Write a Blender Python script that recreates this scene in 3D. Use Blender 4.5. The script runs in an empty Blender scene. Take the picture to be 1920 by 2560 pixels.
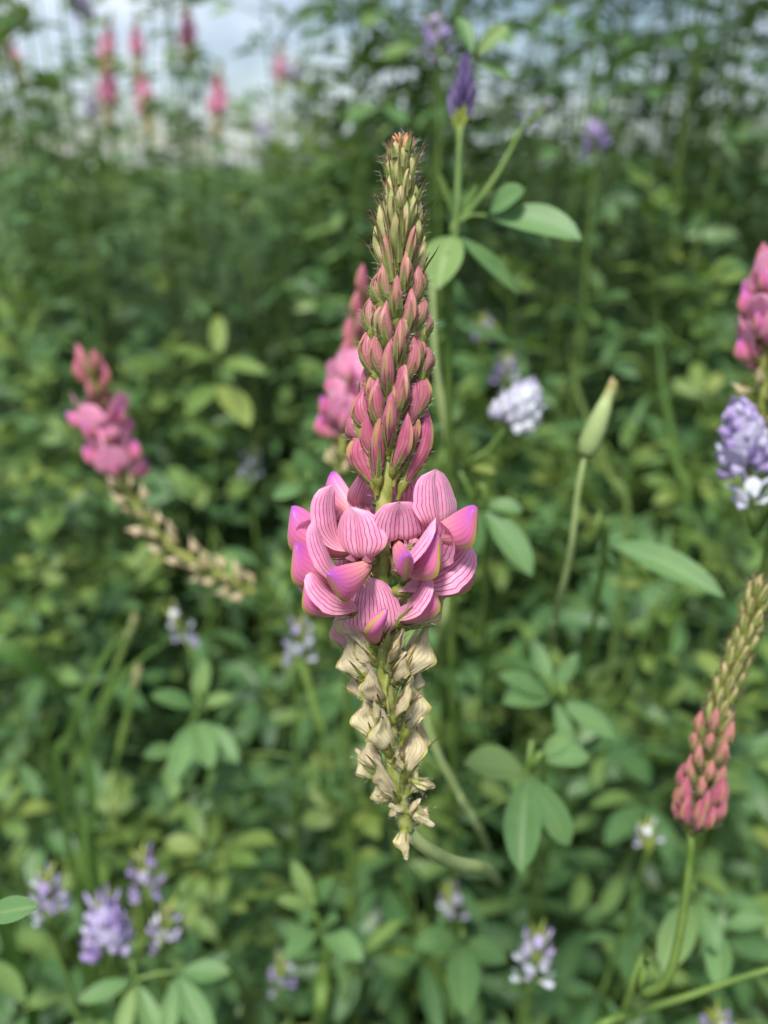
import bpy, math, random
from mathutils import Vector, Matrix, noise
R = math.radians
PI = math.pi
rnd = random.Random(7)
SC = bpy.context.scene
COL = SC.collection

# ------------------------------------------------------------------ camera
CAM_H = 0.55
PITCH = R(24.0)
FPX = 1934.0                       # focal length in photo pixels (1920 x 2560)
FOCUS = 0.104
cam_d = bpy.data.cameras.new('camera')
cam = bpy.data.objects.new('camera', cam_d); COL.objects.link(cam)
cam.location = (0, 0, CAM_H)
cam.rotation_euler = (PI / 2 - PITCH, 0, 0)
cam_d.sensor_fit = 'VERTICAL'; cam_d.sensor_height = 36.0; cam_d.sensor_width = 27.0
cam_d.lens = 36.0 * FPX / 2560.0
cam_d.clip_start = 0.002; cam_d.clip_end = 2000
cam_d.dof.use_dof = True; cam_d.dof.focus_distance = FOCUS; cam_d.dof.aperture_fstop = 11.5
SC.camera = cam

# ------------------------------------------------------------------ world / light
SUN_EL, SUN_AZ = R(63), R(205)     # high sun behind thin cloud, from behind-left of the camera
w = bpy.data.worlds.new('World'); SC.world = w; w.use_nodes = True
nt = w.node_tree; nt.nodes.clear()
wo = nt.nodes.new('ShaderNodeOutputWorld'); bg = nt.nodes.new('ShaderNodeBackground')
sky = nt.nodes.new('ShaderNodeTexSky'); sky.sky_type = 'NISHITA'; sky.sun_disc = False
sky.sun_elevation = SUN_EL; sky.sun_rotation = SUN_AZ
tc = nt.nodes.new('ShaderNodeTexCoord')
mp = nt.nodes.new('ShaderNodeMapping'); mp.inputs['Scale'].default_value = (1.0, 1.0, 2.6)
mp.inputs['Location'].default_value = (0.35, 0.1, 0.2)
nz = nt.nodes.new('ShaderNodeTexNoise'); nz.inputs['Scale'].default_value = 2.3
nz.inputs['Detail'].default_value = 8; nz.inputs['Roughness'].default_value = 0.55
rp = nt.nodes.new('ShaderNodeValToRGB')
rp.color_ramp.elements[0].position = 0.40; rp.color_ramp.elements[0].color = (0, 0, 0, 1)
rp.color_ramp.elements[1].position = 0.60; rp.color_ramp.elements[1].color = (1, 1, 1, 1)
mx = nt.nodes.new('ShaderNodeMix'); mx.data_type = 'RGBA'
mx.inputs['B'].default_value = (8.3, 9.1, 10.3, 1)
nt.links.new(tc.outputs['Generated'], mp.inputs['Vector']); nt.links.new(mp.outputs[0], nz.inputs['Vector'])
nt.links.new(nz.outputs['Fac'], rp.inputs['Fac']); nt.links.new(rp.outputs['Color'], mx.inputs['Factor'])
nt.links.new(sky.outputs[0], mx.inputs['A']); nt.links.new(mx.outputs['Result'], bg.inputs['Color'])
nt.links.new(bg.outputs[0], wo.inputs['Surface']); bg.inputs['Strength'].default_value = 0.085
sd = bpy.data.lights.new('sun', 'SUN'); so = bpy.data.objects.new('sun', sd); COL.objects.link(so)
sd.energy = 4.4; sd.angle = R(13); sd.color = (1.0, 0.965, 0.92)
so.rotation_euler = Vector((-math.sin(SUN_AZ) * math.cos(SUN_EL), -math.cos(SUN_AZ) * math.cos(SUN_EL), -math.sin(SUN_EL))).to_track_quat('-Z', 'Y').to_euler()
SC.view_settings.view_transform = 'Standard'; SC.view_settings.look = 'None'
SC.view_settings.exposure = 0.58; SC.view_settings.gamma = 1.0
SC.view_settings.use_curve_mapping = False
SC.render.engine = 'CYCLES'
SC.cycles.use_denoising = True
SC.cycles.max_bounces = 8; SC.cycles.diffuse_bounces = 3; SC.cycles.transmission_bounces = 5
SC.cycles.sample_clamp_indirect = 6.0

# ------------------------------------------------------------------ pixel helpers
C0 = Vector((0, 0, CAM_H))
RT = Vector((1, 0, 0)); FW = Vector((0, math.cos(PITCH), -math.sin(PITCH))); UP = Vector((0, math.sin(PITCH), math.cos(PITCH)))
def PG(px, py):
    """ground point seen at a photo pixel"""
    v = FW + RT * ((px - 960) / FPX) + UP * ((1280 - py) / FPX)
    return C0 + v * ((CAM_H + .003) / -v.z)
def P(px, py, d):
    return C0 + d * (FW + RT * ((px - 960) / FPX) + UP * ((1280 - py) / FPX))
def proj(p):
    q = p - C0; d = q.dot(FW)
    if d < 1e-4: return (-9999, -9999, d)
    return (960 + FPX * q.dot(RT) / d, 1280 - FPX * q.dot(UP) / d, d)

# ------------------------------------------------------------------ mesh builder
class MB:
    def __init__(s): s.v = []; s.f = []; s.uv = []; s.mi = []
    def vert(s, p, uv=(0, 0)):
        s.v.append(tuple(p)); s.uv.append(uv); return len(s.v) - 1
    def face(s, idx, m=0): s.f.append(idx); s.mi.append(m)
    def grid(s, fn, nu, nv, m=0, u0=-1.0, u1=1.0):
        b = len(s.v)
        for j in range(nv + 1):
            for i in range(nu + 1):
                u = u0 + (u1 - u0) * i / nu; v = j / nv
                s.vert(fn(u, v), (i / nu, v))
        for j in range(nv):
            for i in range(nu):
                a = b + j * (nu + 1) + i
                s.face((a, a + 1, a + nu + 2, a + nu + 1), m)
    def tube(s, pts, rad, sides=6, m=0, cap=True):
        b = len(s.v); n = len(pts)
        t0 = (pts[1] - pts[0]).normalized()
        a = Vector((0, 0, 1)) if abs(t0.z) < 0.9 else Vector((1, 0, 0))
        nx = t0.cross(a).normalized()
        for j in range(n):
            t = (pts[min(j + 1, n - 1)] - pts[max(j - 1, 0)]).normalized()
            nx = (nx - t * nx.dot(t)).normalized(); ny = t.cross(nx)
            for k in range(sides):
                an = 2 * PI * k / sides
                s.vert(pts[j] + (nx * math.cos(an) + ny * math.sin(an)) * rad[j], (k / sides, j / (n - 1)))
        for j in range(n - 1):
            for k in range(sides):
                k2 = (k + 1) % sides
                s.face((b + j * sides + k, b + j * sides + k2, b + (j + 1) * sides + k2, b + (j + 1) * sides + k), m)
        if cap:
            s.face(tuple(b + (n - 1) * sides + k for k in range(sides)), m)
            s.face(tuple(b + sides - 1 - k for k in range(sides)), m)
    def hair(s, p, d, ln, wd, m):
        sd_ = d.cross(Vector((rnd.uniform(-1, 1), rnd.uniform(-1, 1), rnd.uniform(-1, 1))))
        if sd_.length < 1e-6: return
        sd_ = sd_.normalized() * wd * 0.5
        a = s.vert(p - sd_, (0, 0)); b = s.vert(p + sd_, (1, 0)); c = s.vert(p + d * ln, (.5, 1))
        s.face((a, b, c), m)
    def mesh(s, name, mats, smooth=True):
        me = bpy.data.meshes.new(name); me.from_pydata(s.v, [], s.f)
        ul = me.uv_layers.new(name='UVMap')
        li = [0] * len(me.loops); me.loops.foreach_get('vertex_index', li)
        flat = []
        for i in li: flat.extend(s.uv[i])
        ul.data.foreach_set('uv', flat)
        for mt in mats: me.materials.append(mt)
        me.polygons.foreach_set('material_index', s.mi)
        me.polygons.foreach_set('use_smooth', [smooth] * len(s.f))
        me.update()
        return me
    def obj(s, name, mats, parent=None, smooth=True):
        return link(name, s.mesh(name, mats, smooth), parent)
def link(name, me, parent=None):
    o = bpy.data.objects.new(name, me); COL.objects.link(o)
    if parent is not None: o.parent = parent
    return o
def thing(name, label, cat, loc=(0, 0, 0), group=None):
    o = bpy.data.objects.new(name, None); COL.objects.link(o); o.location = loc
    o.empty_display_size = 0.02
    o['label'] = label; o['category'] = cat
    if group: o['group'] = group
    return o
def crom(pts, t):
    """Catmull-Rom through pts (Vectors or tuples), t in 0..1"""
    n = len(pts) - 1; x = min(max(t, 0), 1) * n; i = min(int(x), n - 1); f = x - i
    p = [Vector(pts[min(max(k, 0), n)]) for k in (i - 1, i, i + 1, i + 2)]
    return 0.5 * ((2 * p[1]) + (p[2] - p[0]) * f + (2 * p[0] - 5 * p[1] + 4 * p[2] - p[3]) * f * f + (3 * p[1] - p[0] - 3 * p[2] + p[3]) * f ** 3)
def curve(pts, n): return [crom(pts, i / (n - 1)) for i in range(n)]

# ------------------------------------------------------------------ materials
class NT:
    def __init__(s, name):
        s.m = bpy.data.materials.new(name); s.m.use_nodes = True
        s.t = s.m.node_tree; s.t.nodes.clear()
    def n(s, ty, **kw):
        nd = s.t.nodes.new(ty)
        for k, v in kw.items(): setattr(nd, k, v)
        return nd
    def put(s, sock, v):
        if isinstance(v, bpy.types.NodeSocket): s.t.links.new(v, sock)
        elif v is not None:
            if sock.type == 'RGBA' and len(v) == 3: v = (*v, 1)
            sock.default_value = v
    def math(s, op, a, b=None, c=None, clamp=False):
        nd = s.n('ShaderNodeMath', operation=op, use_clamp=clamp)
        s.put(nd.inputs[0], a)
        if b is not None: s.put(nd.inputs[1], b)
        if c is not None: s.put(nd.inputs[2], c)
        return nd.outputs[0]
    def rng(s, v, a, b, c=0.0, d=1.0):
        nd = s.n('ShaderNodeMapRange', interpolation_type='SMOOTHSTEP')
        s.put(nd.inputs[0], v); s.put(nd.inputs[1], a); s.put(nd.inputs[2], b); s.put(nd.inputs[3], c); s.put(nd.inputs[4], d)
        return nd.outputs[0]
    def mix(s, f, a, b):
        nd = s.n('ShaderNodeMix', data_type='RGBA')
        s.put(nd.inputs['Factor'], f); s.put(nd.inputs['A'], a); s.put(nd.inputs['B'], b)
        return nd.outputs['Result']
    def uv(s):
        u = s.n('ShaderNodeUVMap', uv_map='UVMap'); x = s.n('ShaderNodeSeparateXYZ')
        s.t.links.new(u.outputs[0], x.inputs[0]); return x.outputs[0], x.outputs[1], u.outputs[0]
    def noise(s, scale, detail=2, vec=None, rough=0.5):
        nd = s.n('ShaderNodeTexNoise'); nd.inputs['Scale'].default_value = scale
        nd.inputs['Detail'].default_value = detail; nd.inputs['Roughness'].default_value = rough
        if vec is None: vec = s.n('ShaderNodeTexCoord').outputs['Object']
        s.t.links.new(vec, nd.inputs['Vector']); return nd.outputs['Fac']
    def prop(s, name):
        return s.n('ShaderNodeAttribute', attribute_type='OBJECT', attribute_name=name).outputs['Fac']
    def done(s, col, rough=0.5, trans=0.0, tcol=None, bump=None, bdist=0.0001, spec=0.35, sheen=0.0):
        o = s.n('ShaderNodeOutputMaterial'); p = s.n('ShaderNodeBsdfPrincipled')
        s.put(p.inputs['Base Color'], col); s.put(p.inputs['Roughness'], rough)
        p.inputs['Specular IOR Level'].default_value = spec
        if sheen: p.inputs['Sheen Weight'].default_value = sheen
        if bump is not None:
            b = s.n('ShaderNodeBump'); b.inputs['Distance'].default_value = bdist; b.inputs['Strength'].default_value = 1.0
            s.put(b.inputs['Height'], bump); s.t.links.new(b.outputs[0], p.inputs['Normal'])
        out = p.outputs[0]
        if trans > 0:
            tr = s.n('ShaderNodeBsdfTranslucent'); s.put(tr.inputs['Color'], tcol if tcol is not None else col)
            mxs = s.n('ShaderNodeMixShader'); mxs.inputs[0].default_value = trans
            s.t.links.new(out, mxs.inputs[1]); s.t.links.new(tr.outputs[0], mxs.inputs[2]); out = mxs.outputs[0]
        s.t.links.new(out, o.inputs['Surface'])
        return s.m

def stripes(m, u, n, lo=0.55, hi=0.98, wob=0.10, vec=None):
    nz_ = m.noise(5.0, 2, vec)
    ph = m.math('ADD', m.math('MULTIPLY', u, n), m.math('MULTIPLY', nz_, wob * 6))
    s_ = m.math('SINE', m.math('MULTIPLY', ph, 2 * PI))
    return m.rng(s_, lo, hi)

def mat_banner():
    m = NT('banner_petal_pink'); u, v, uvv = m.uv()
    mot = m.noise(900, 3)
    base = m.mix(m.rng(v, 0.0, 0.75), (0.82, 0.38, 0.41), (0.80, 0.30, 0.49))
    base = m.mix(m.math('MULTIPLY', m.rng(mot, 0.35, 0.7), 0.5), base, (0.86, 0.48, 0.63))
    au = m.math('ABSOLUTE', m.math('SUBTRACT', u, 0.5))
    edge = m.math('MULTIPLY', m.rng(v, 0.9, 1.0), 0.5)
    base = m.mix(edge, base, (0.90, 0.52, 0.64))
    st = stripes(m, u, 14, 0.74, 0.97, 0.11, uvv)
    fade = m.math('MULTIPLY', m.rng(v, 1.0, 0.78), m.rng(au, 0.5, 0.43))
    col = m.mix(m.math('MULTIPLY', m.math('MULTIPLY', st, fade), 0.95), base, (0.36, 0.02, 0.15))
    return m.done(col, 0.48, 0.34, bump=m.math('SUBTRACT', m.math('MULTIPLY', m.noise(2500, 2), 0.35), m.math('MULTIPLY', st, 0.25)), bdist=0.00008, sheen=0.15)

def mat_keel():
    m = NT('keel_petal_pink_purple'); u, v, uvv = m.uv()     # u: 0 ridge .. 1 top edge (per side)
    base = m.mix(m.rng(v, 0.1, 0.6), (0.80, 0.38, 0.34), (0.70, 0.17, 0.34))
    pf = m.math('MULTIPLY', m.rng(v, 0.42, 0.95), m.rng(u, 0.10, 0.75))
    base = m.mix(pf, base, (0.36, 0.075, 0.46))
    st = stripes(m, u, 8, 0.3, 1.0, 0.05, uvv)
    col = m.mix(m.math('MULTIPLY', st, 0.18), base, (0.36, 0.03, 0.25))
    ol = m.math('MULTIPLY', m.rng(u, 0.17, 0.03), m.rng(v, 0.15, 0.6))
    col = m.mix(ol, col, (0.38, 0.30, 0.06))
    return m.done(col, 0.42, 0.28, bump=m.math('MULTIPLY', st, -1.0), bdist=0.00002, sheen=0.1)

def mat_bud():
    m = NT('bud_petal_pink'); u, v, uvv = m.uv(); age = m.prop('age')       # age 0 young .. 1 ready to open
    mot = m.noise(700, 3)
    base = m.mix(m.rng(v, 0.15, 0.9), (0.30, 0.31, 0.105), (0.48, 0.19, 0.15))
    old = m.mix(m.rng(v, 0.1, 0.9), (0.48, 0.125, 0.165), (0.41, 0.062, 0.165))
    base = m.mix(age, base, old)
    base = m.mix(m.math('MULTIPLY', m.rng(mot, 0.4, 0.7), 0.25), base, (0.60, 0.25, 0.31))
    st = stripes(m, u, 7, 0.7, 1.0, 0.05, uvv)
    fd = m.math('MULTIPLY', m.rng(v, 1.0, 0.7), m.math('ADD', 0.25, m.math('MULTIPLY', age, 0.55)))
    col = m.mix(m.math('MULTIPLY', st, fd), base, (0.33, 0.03, 0.12))
    ol = m.math('MULTIPLY', m.rng(u, 0.20, 0.05), m.math('MULTIPLY', m.rng(v, 0.35, 0.6), m.rng(v, 0.95, 0.75)))
    col = m.mix(m.math('MULTIPLY', ol, m.math('MULTIPLY', age, 0.75)), col, (0.40, 0.30, 0.07))
    return m.done(col, 0.46, 0.25, bump=m.math('MULTIPLY', st, -1.0), bdist=0.00003, sheen=0.15)

def mat_withered():
    m = NT('withered_petal_straw'); u, v, uvv = m.uv(); age = m.prop('age')  # age 0 freshly faded (pinkish) .. 1 dry straw
    wv = m.n('ShaderNodeMapping'); wv.inputs['Scale'].default_value = (14, 1.4, 1); m.t.links.new(uvv, wv.inputs['Vector'])
    f1 = m.noise(3.2, 4, wv.outputs[0], 0.6)
    base = m.mix(f1, (0.70, 0.60, 0.32), (0.93, 0.85, 0.57))
    pink = m.mix(f1, (0.66, 0.28, 0.34), (0.86, 0.52, 0.57))
    base = m.mix(age, pink, base)
    pf = m.math('MULTIPLY', m.rng(v, 0.72, 1.0), m.rng(u, 0.2, 0.9))
    base = m.mix(m.math('MULTIPLY', pf, 0.45), base, (0.45, 0.36, 0.46))
    st = stripes(m, u, 7, 0.55, 1.0, 0.12, uvv)
    base = m.mix(m.math('MULTIPLY', st, 0.30), base, (0.36, 0.20, 0.15))
    ol = m.math('MULTIPLY', m.rng(u, 0.16, 0.05), m.math('MULTIPLY', m.rng(v, 0.1, 0.4), m.rng(v, 0.99, 0.80)))
    col = m.mix(m.math('MULTIPLY', ol, 0.65), base, (0.55, 0.50, 0.08))
    return m.done(col, 0.6, 0.35, bump=m.math('ADD', m.math('MULTIPLY', f1, 1.6), m.math('MULTIPLY', st, -0.5)), bdist=0.00012)

def mat_calyx():
    m = NT('calyx_green_red_tips'); u, v, uvv = m.uv()
    nzv = m.noise(1200, 2)
    base = m.mix(nzv, (0.10, 0.14, 0.02), (0.19, 0.23, 0.05))
    au = m.math('ABSOLUTE', m.math('SUBTRACT', u, 0.5))
    base = m.mix(m.math('MULTIPLY', m.rng(au, 0.2, 0.5), 0.5), base, (0.42, 0.42, 0.18))
    col = m.mix(m.math('MULTIPLY', m.rng(v, 0.35, 0.95), 0.9), base, (0.15, 0.035, 0.04))
    return m.done(col, 0.55, 0.15, bump=nzv, bdist=0.00006)
def mat_simple(name, c1, c2, scale, rough=0.55, trans=0.0, bd=0.0001, spec=0.3):
    m = NT(name); f = m.noise(scale, 4)
    return m.done(m.mix(m.rng(f, 0.3, 0.7), c1, c2), rough, trans, bump=f, bdist=bd, spec=spec)
def mat_leaf(name, c1, c2, c3, trans=0.3, rib=0.5, rough=0.5, vein=.14):
    m = NT(name); u, v, uvv = m.uv()
    ri = m.n('ShaderNodeNewGeometry').outputs['Random Per Island']
    ro = m.n('ShaderNodeObjectInfo').outputs['Random']
    k = m.math('FRACT', m.math('ADD', ri, m.math('MULTIPLY', ro, 7.31)))
    base = m.mix(m.rng(k, 0.0, 0.6), c1, c2)
    base = m.mix(m.rng(k, 0.72, 1.0), base, c3)
    f = m.noise(160, 3)
    base = m.mix(m.math('MULTIPLY', m.rng(f, 0.45, 0.75), 0.35), base, c3)
    au = m.math('ABSOLUTE', m.math('SUBTRACT', u, 0.5))
    # midrib and side veins
    base = m.mix(m.math('MULTIPLY', m.rng(au, 0.05, 0.0), rib), base, (0.22, 0.30, 0.12))
    vs = m.math('SINE', m.math('MULTIPLY', m.math('SUBTRACT', v, m.math('MULTIPLY', au, 0.9)), 2 * PI * 13))
    vm = m.rng(vs, 0.6, 1.0)
    base = m.mix(m.math('MULTIPLY', vm, vein), base, (0.20, 0.28, 0.11))
    tc_ = m.mix(0.5, base, (0.16, 0.26, 0.03))
    return m.done(base, rough, trans, tcol=tc_, bump=m.math('SUBTRACT', m.math('MULTIPLY', f, 0.6), m.math('MULTIPLY', vm, 0.6)), bdist=0.00015, spec=0.4)

M = {}
M['banner'] = mat_banner(); M['keel'] = mat_keel(); M['bud'] = mat_bud(); M['with'] = mat_withered(); M['calyx'] = mat_calyx()
M['cup'] = mat_simple('calyx_cup_green', (0.11, 0.14, 0.02), (0.22, 0.22, 0.045), 900, 0.45)
M['rachis'] = mat_simple('rachis_green', (0.16, 0.20, 0.03), (0.33, 0.34, 0.10), 500, 0.5)
M['hair'] = mat_simple('pale_plant_hair', (0.62, 0.60, 0.50), (0.72, 0.70, 0.62), 200, 0.6, 0.3)
M['tipbrown'] = mat_simple('dry_brown_tip', (0.30, 0.12, 0.05), (0.50, 0.26, 0.13), 1500, 0.6)
M['budpale'] = mat_simple('young_bud_pale', (0.25, 0.29, 0.085), (0.46, 0.37, 0.19), 500, 0.5, 0.2)
M['stem'] = mat_simple('stem_green', (0.065, 0.125, 0.020), (0.13, 0.20, 0.045), 120, 0.5)
M['stemp'] = mat_simple('stem_pale_green', (0.20, 0.27, 0.10), (0.30, 0.36, 0.15), 120, 0.5)
M['leaf'] = mat_leaf('alfalfa_leaf_green', (0.032, 0.094, 0.028), (0.074, 0.166, 0.056), (0.155, 0.250, 0.064), trans=.2, rough=.42)
M['leafd'] = mat_leaf('dark_meadow_leaf_green', (0.025, 0.075, 0.022), (0.045, 0.105, 0.035), (0.08, 0.14, 0.035), trans=.2)
M['leafp'] = mat_leaf('pale_alfalfa_leaf_green', (0.085, 0.190, 0.058), (0.115, 0.230, 0.080), (0.18, 0.28, 0.085), trans=.22, rough=.5, vein=.3)
M['leafy'] = mat_leaf('young_leaf_yellow_green', (0.10, 0.19, 0.035), (0.15, 0.24, 0.05), (0.22, 0.28, 0.06))
M['leafw'] = mat_leaf('lance_leaf_green', (0.040, 0.110, 0.032), (0.078, 0.172, 0.056), (0.14, 0.235, 0.062), trans=.22)
M['grass'] = mat_leaf('grass_blade_green', (0.06, 0.15, 0.025), (0.10, 0.20, 0.035), (0.16, 0.24, 0.06), rib=0.25)
M['straw'] = mat_simple('straw_dry', (0.20, 0.20, 0.08), (0.32, 0.29, 0.15), 300, 0.7)
def mat_floret():
    m = NT('alfalfa_floret'); u, v, uvv = m.uv(); tint = m.prop('tint'); ro = m.n('ShaderNodeObjectInfo').outputs['Random']
    t2 = m.math('ADD', tint, m.math('MULTIPLY', m.math('SUBTRACT', ro, 0.5), 0.35), clamp=True)
    c = m.mix(m.rng(t2, 0.0, 0.5), (0.070, 0.045, 0.135), (0.40, 0.30, 0.58))
    c = m.mix(m.rng(t2, 0.5, 1.0), c, (0.74, 0.76, 0.80))
    c = m.mix(m.math('MULTIPLY', m.rng(v, 0.3, 0.0), 0.5), c, (0.55, 0.55, 0.50))
    return m.done(c, 0.5, 0.3, bump=m.noise(900, 2), bdist=0.0001)
M['floret'] = mat_floret()
M['fcal'] = mat_simple('floret_calyx_green', (0.14, 0.20, 0.03), (0.30, 0.33, 0.06), 700, 0.5)
def mat_ground():
    m = NT('meadow_soil'); f = m.noise(14, 6); g = m.noise(3, 4)
    c = m.mix(m.rng(f, 0.35, 0.65), (0.020, 0.018, 0.010), (0.045, 0.052, 0.020))
    d = m.n('ShaderNodeVectorMath', operation='LENGTH'); m.t.links.new(m.n('ShaderNodeTexCoord').outputs['Object'], d.inputs[0])
    c = m.mix(m.rng(d.outputs['Value'], 3.0, 9.0), c, m.mix(m.rng(g, 0.35, 0.65), (0.060, 0.12, 0.030), (0.11, 0.17, 0.05)))
    return m.done(c, 0.9, bump=f, bdist=0.01)
M['ground'] = mat_ground()

# ------------------------------------------------------------------ ground and far land
g = MB()
rings = [0, .3, .6, 1, 1.6, 2.5, 4, 7, 12, 20, 35, 60, 110, 200, 400, 800]
def gz(x, y):
    r = math.hypot(x, y)
    return 0.012 * noise.noise(Vector((x * 3, y * 3, 0))) * min(1, r) + 0.0 if r < 30 else 0.0006 * (r - 30) * (1 + noise.noise(Vector((x * .01, y * .01, 3))))
NSEG = 64
g.vert((0, 0, gz(0, 0)))
for r in rings[1:]:
    for k in range(NSEG):
        a = 2 * PI * k / NSEG; x, y = r * math.cos(a), r * math.sin(a); g.vert((x, y, gz(x, y)), (x, y))
for k in range(NSEG): g.face((0, 1 + k, 1 + (k + 1) % NSEG))
for j in range(len(rings) - 2):
    for k in range(NSEG):
        a = 1 + j * NSEG; b = a + NSEG; k2 = (k + 1) % NSEG
        g.face((a + k, b + k, b + k2, a + k2))
go = g.obj('ground', [M['ground']]); go['kind'] = 'structure'

# ------------------------------------------------------------------ sainfoin flower pieces (local units: mm; X outward, Z up)
class Fr:
    def __init__(s, o, x, zh, sc=1.0, root=Vector((0, 0, 0))):
        s.o = o - root; s.x = x.normalized()
        z = zh - s.x * zh.dot(s.x)
        if z.length < 1e-6: z = Vector((0.3, 0.2, 1)) - s.x * Vector((0.3, 0.2, 1)).dot(s.x)
        s.z = z.normalized(); s.y = s.z.cross(s.x); s.k = 0.001 * sc
    def __call__(s, x, y, z): return s.o + (s.x * x + s.y * y + s.z * z) * s.k
    def d(s, x, y, z): return (s.x * x + s.y * y + s.z * z).normalized()

def boat(mb, F, B, T, th, nu=5, nv=12, m=0, wrinkle=0.0, seed=0.0, gape=0.0):
    """folded petal: ridge curve B, upper edge T (xz points, mm), half thickness th"""
    for sgn in (-1, 1):
        def fn(u, v):
            b = crom(B, v); t = crom(T, v); q = b.lerp(t, u)
            e = math.sin(PI * min(1, 0.06 + 0.94 * v)) ** 0.75 if v < 1 else 0
            y = sgn * th * e * (math.sin(PI * min(1.0, u * (1 - gape * 0.3))) ** 0.75 if 0 < u < 1 or gape else 0)
            x, z = q.x, q.y
            if wrinkle:
                nn = Vector((x * .55 + seed, z * 1.1 + sgn * 5, seed * 1.7))
                y += wrinkle * noise.noise(nn) * e; z += wrinkle * 0.8 * noise.noise(nn + Vector((9, 3, 1))) * v
                x += wrinkle * 0.5 * noise.noise(nn + Vector((2, 7, 4))) * v
            return F(x, y, z)
        mb.grid(fn, nu, nv, m, 0.0, 1.0)

def banner(mb, F, L=10.5, W=4.6, ang=70, wrap=-0.9, m=0, nu=14, nv=14, start=1.6, groove=0.45, tipback=0.5, twist=0.0, seed=0.0, v0=0.60, notch=.085):
    N = 24; pts = []; x, z = 0.6, 0.5; A = []
    for i in range(N + 1):
        v = i / N
        s_ = min(1, max(0, (v - 0.10) / 0.38)); s_ = s_ * s_ * (3 - 2 * s_)
        a = R(8 + (ang - 8) * s_ + tipback * 22 * max(0, v - 0.6) / 0.4)
        pts.append((x, z)); A.append(a)
        x += math.cos(a) * L / N; z += math.sin(a) * L / N
    def mid(v):
        f = v * N; i = min(int(f), N - 1); f -= i
        return pts[i][0] * (1 - f) + pts[i + 1][0] * f, pts[i][1] * (1 - f) + pts[i + 1][1] * f, A[i] * (1 - f) + A[min(i + 1, N)] * f
    def fn(u, v):
        if v < v0:
            q = v / v0; ww = 0.20 + 0.80 * (q * q * (3 - 2 * q)) ** 0.85
        else: ww = math.sqrt(max(0, 1 - ((v - v0) / (1 - v0)) ** 2.3)) * 0.9 + 0.1 * (1 - v)
        ve = v * (1 - notch * math.exp(-(u / 0.20) ** 2) * max(0, v - .5) * 2)
        cx, cz, a = mid(ve); wv = W * ww
        ph = wrap if abs(wrap) > 1e-3 else 1e-3
        ph_ = ph * (0.35 + 0.65 * v)
        y = wv * math.sin(ph_ * u) / ph_; ns = wv * (1 - math.cos(ph_ * u)) / ph_
        ns -= groove * math.exp(-(u / 0.16) ** 2) * min(1, v * 2.2)
        ns += 0.16 * noise.noise(Vector((u * 2.2 + seed, v * 2.5, seed))) * v
        nx_, nz_ = math.sin(a), -math.cos(a)
        return F(cx + nx_ * ns, y, cz + nz_ * ns)
    mb.grid(fn, nu, nv, m)

def calyx(mb, F, teeth=4.0, spread=0.12, r=1.0, cup=2.1, hairs=0, mc=0, mt=1, mh=2, sides=8, toothw=0.42, ped=1.4, env=None, uplow=False):
    prof = [(-ped, .32), (-.35, .40), (0.0, .78 * r), (cup * .45, 1.0 * r), (cup, 1.02 * r)]
    b = len(mb.v)
    for j, (x, rr) in enumerate(prof):
        for k in range(sides):
            a = 2 * PI * k / sides; mb.vert(F(x, rr * math.cos(a), rr * math.sin(a)), (k / sides, j / 8))
    for j in range(len(prof) - 1):
        for k in range(sides):
            k2 = (k + 1) % sides; mb.face((b + j * sides + k, b + j * sides + k2, b + (j + 1) * sides + k2, b + (j + 1) * sides + k), mc)
    for t in range(5):
        a0 = 2 * PI * (t + .25) / 5 + rnd.uniform(-.15, .15); L = teeth * rnd.uniform(.8, 1.15); sp = spread + rnd.uniform(-.05, .10)
        bend = rnd.uniform(-.12, .12)
        if uplow and math.sin(a0) > .2: L *= .4; sp = 0
        NB = 5; b = len(mb.v)
        for j in range(NB + 1):
            v = j / NB; x = cup * .75 + L * v; rr = r * 1.06 + L * (sp * v + 0.10 * v * v * rnd.uniform(.4, 1.2)); wd = toothw * (1 - v) ** 0.75 + .02
            aa = a0 + bend * v
            for q, off in ((-1, 0.0), (0, .16), (1, 0.0)):
                c, s_ = math.cos(aa), math.sin(aa)
                if env:
                    ey, ec, eh = env(x); lift = .14 + .10 * v
                    mb.vert(F(x, (ey + lift + off * (1 - v)) * c - q * wd * s_, ec + (eh + lift + off * (1 - v)) * s_ + q * wd * c), (0.5 + .5 * q, v))
                    continue
                mb.vert(F(x, (rr + off * (1 - v)) * c - q * wd * s_, (rr + off * (1 - v)) * s_ + q * wd * c), (0.5 + .5 * q, v))
        for j in range(NB):
            for q in range(2):
                a = b + j * 3 + q; mb.face((a, a + 1, a + 4, a + 3), mt)
        for h in range(hairs):
            v = rnd.uniform(0, .95); x = cup * .75 + L * v; rr = r * 1.06 + L * sp * v
            c, s_ = math.cos(a0 + bend * v), math.sin(a0 + bend * v)
            q = rnd.choice((-1, 1)) * rnd.uniform(.3, 1)
            if env:
                ey, ec, eh = env(x)
                mb.hair(F(x, (ey + .25) * c - q * .3 * s_, ec + (eh + .25) * s_ + q * .3 * c), F.d(rnd.uniform(.1, 1.1), c * .9 - q * s_ * .8, s_ * .9 + q * c * .8), rnd.uniform(.0005, .0012) * F.k * 1000, .000032, mh); continue
            mb.hair(F(x, rr * c - q * .3 * s_, rr * s_ + q * .3 * c), F.d(rnd.uniform(.1, 1.1), c * .9 - q * s_ * .8, s_ * .9 + q * c * .8), rnd.uniform(.0005, .0012) * F.k * 1000, .000032, mh)
    for h in range(hairs * 2):
        a0 = rnd.uniform(0, 2 * PI); x = rnd.uniform(-.8, cup); c, s_ = math.cos(a0), math.sin(a0)
        mb.hair(F(x, r * c, r * s_), F.d(rnd.uniform(.1, .9), c, s_), rnd.uniform(.0004, .0009), .00003, mh)

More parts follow.
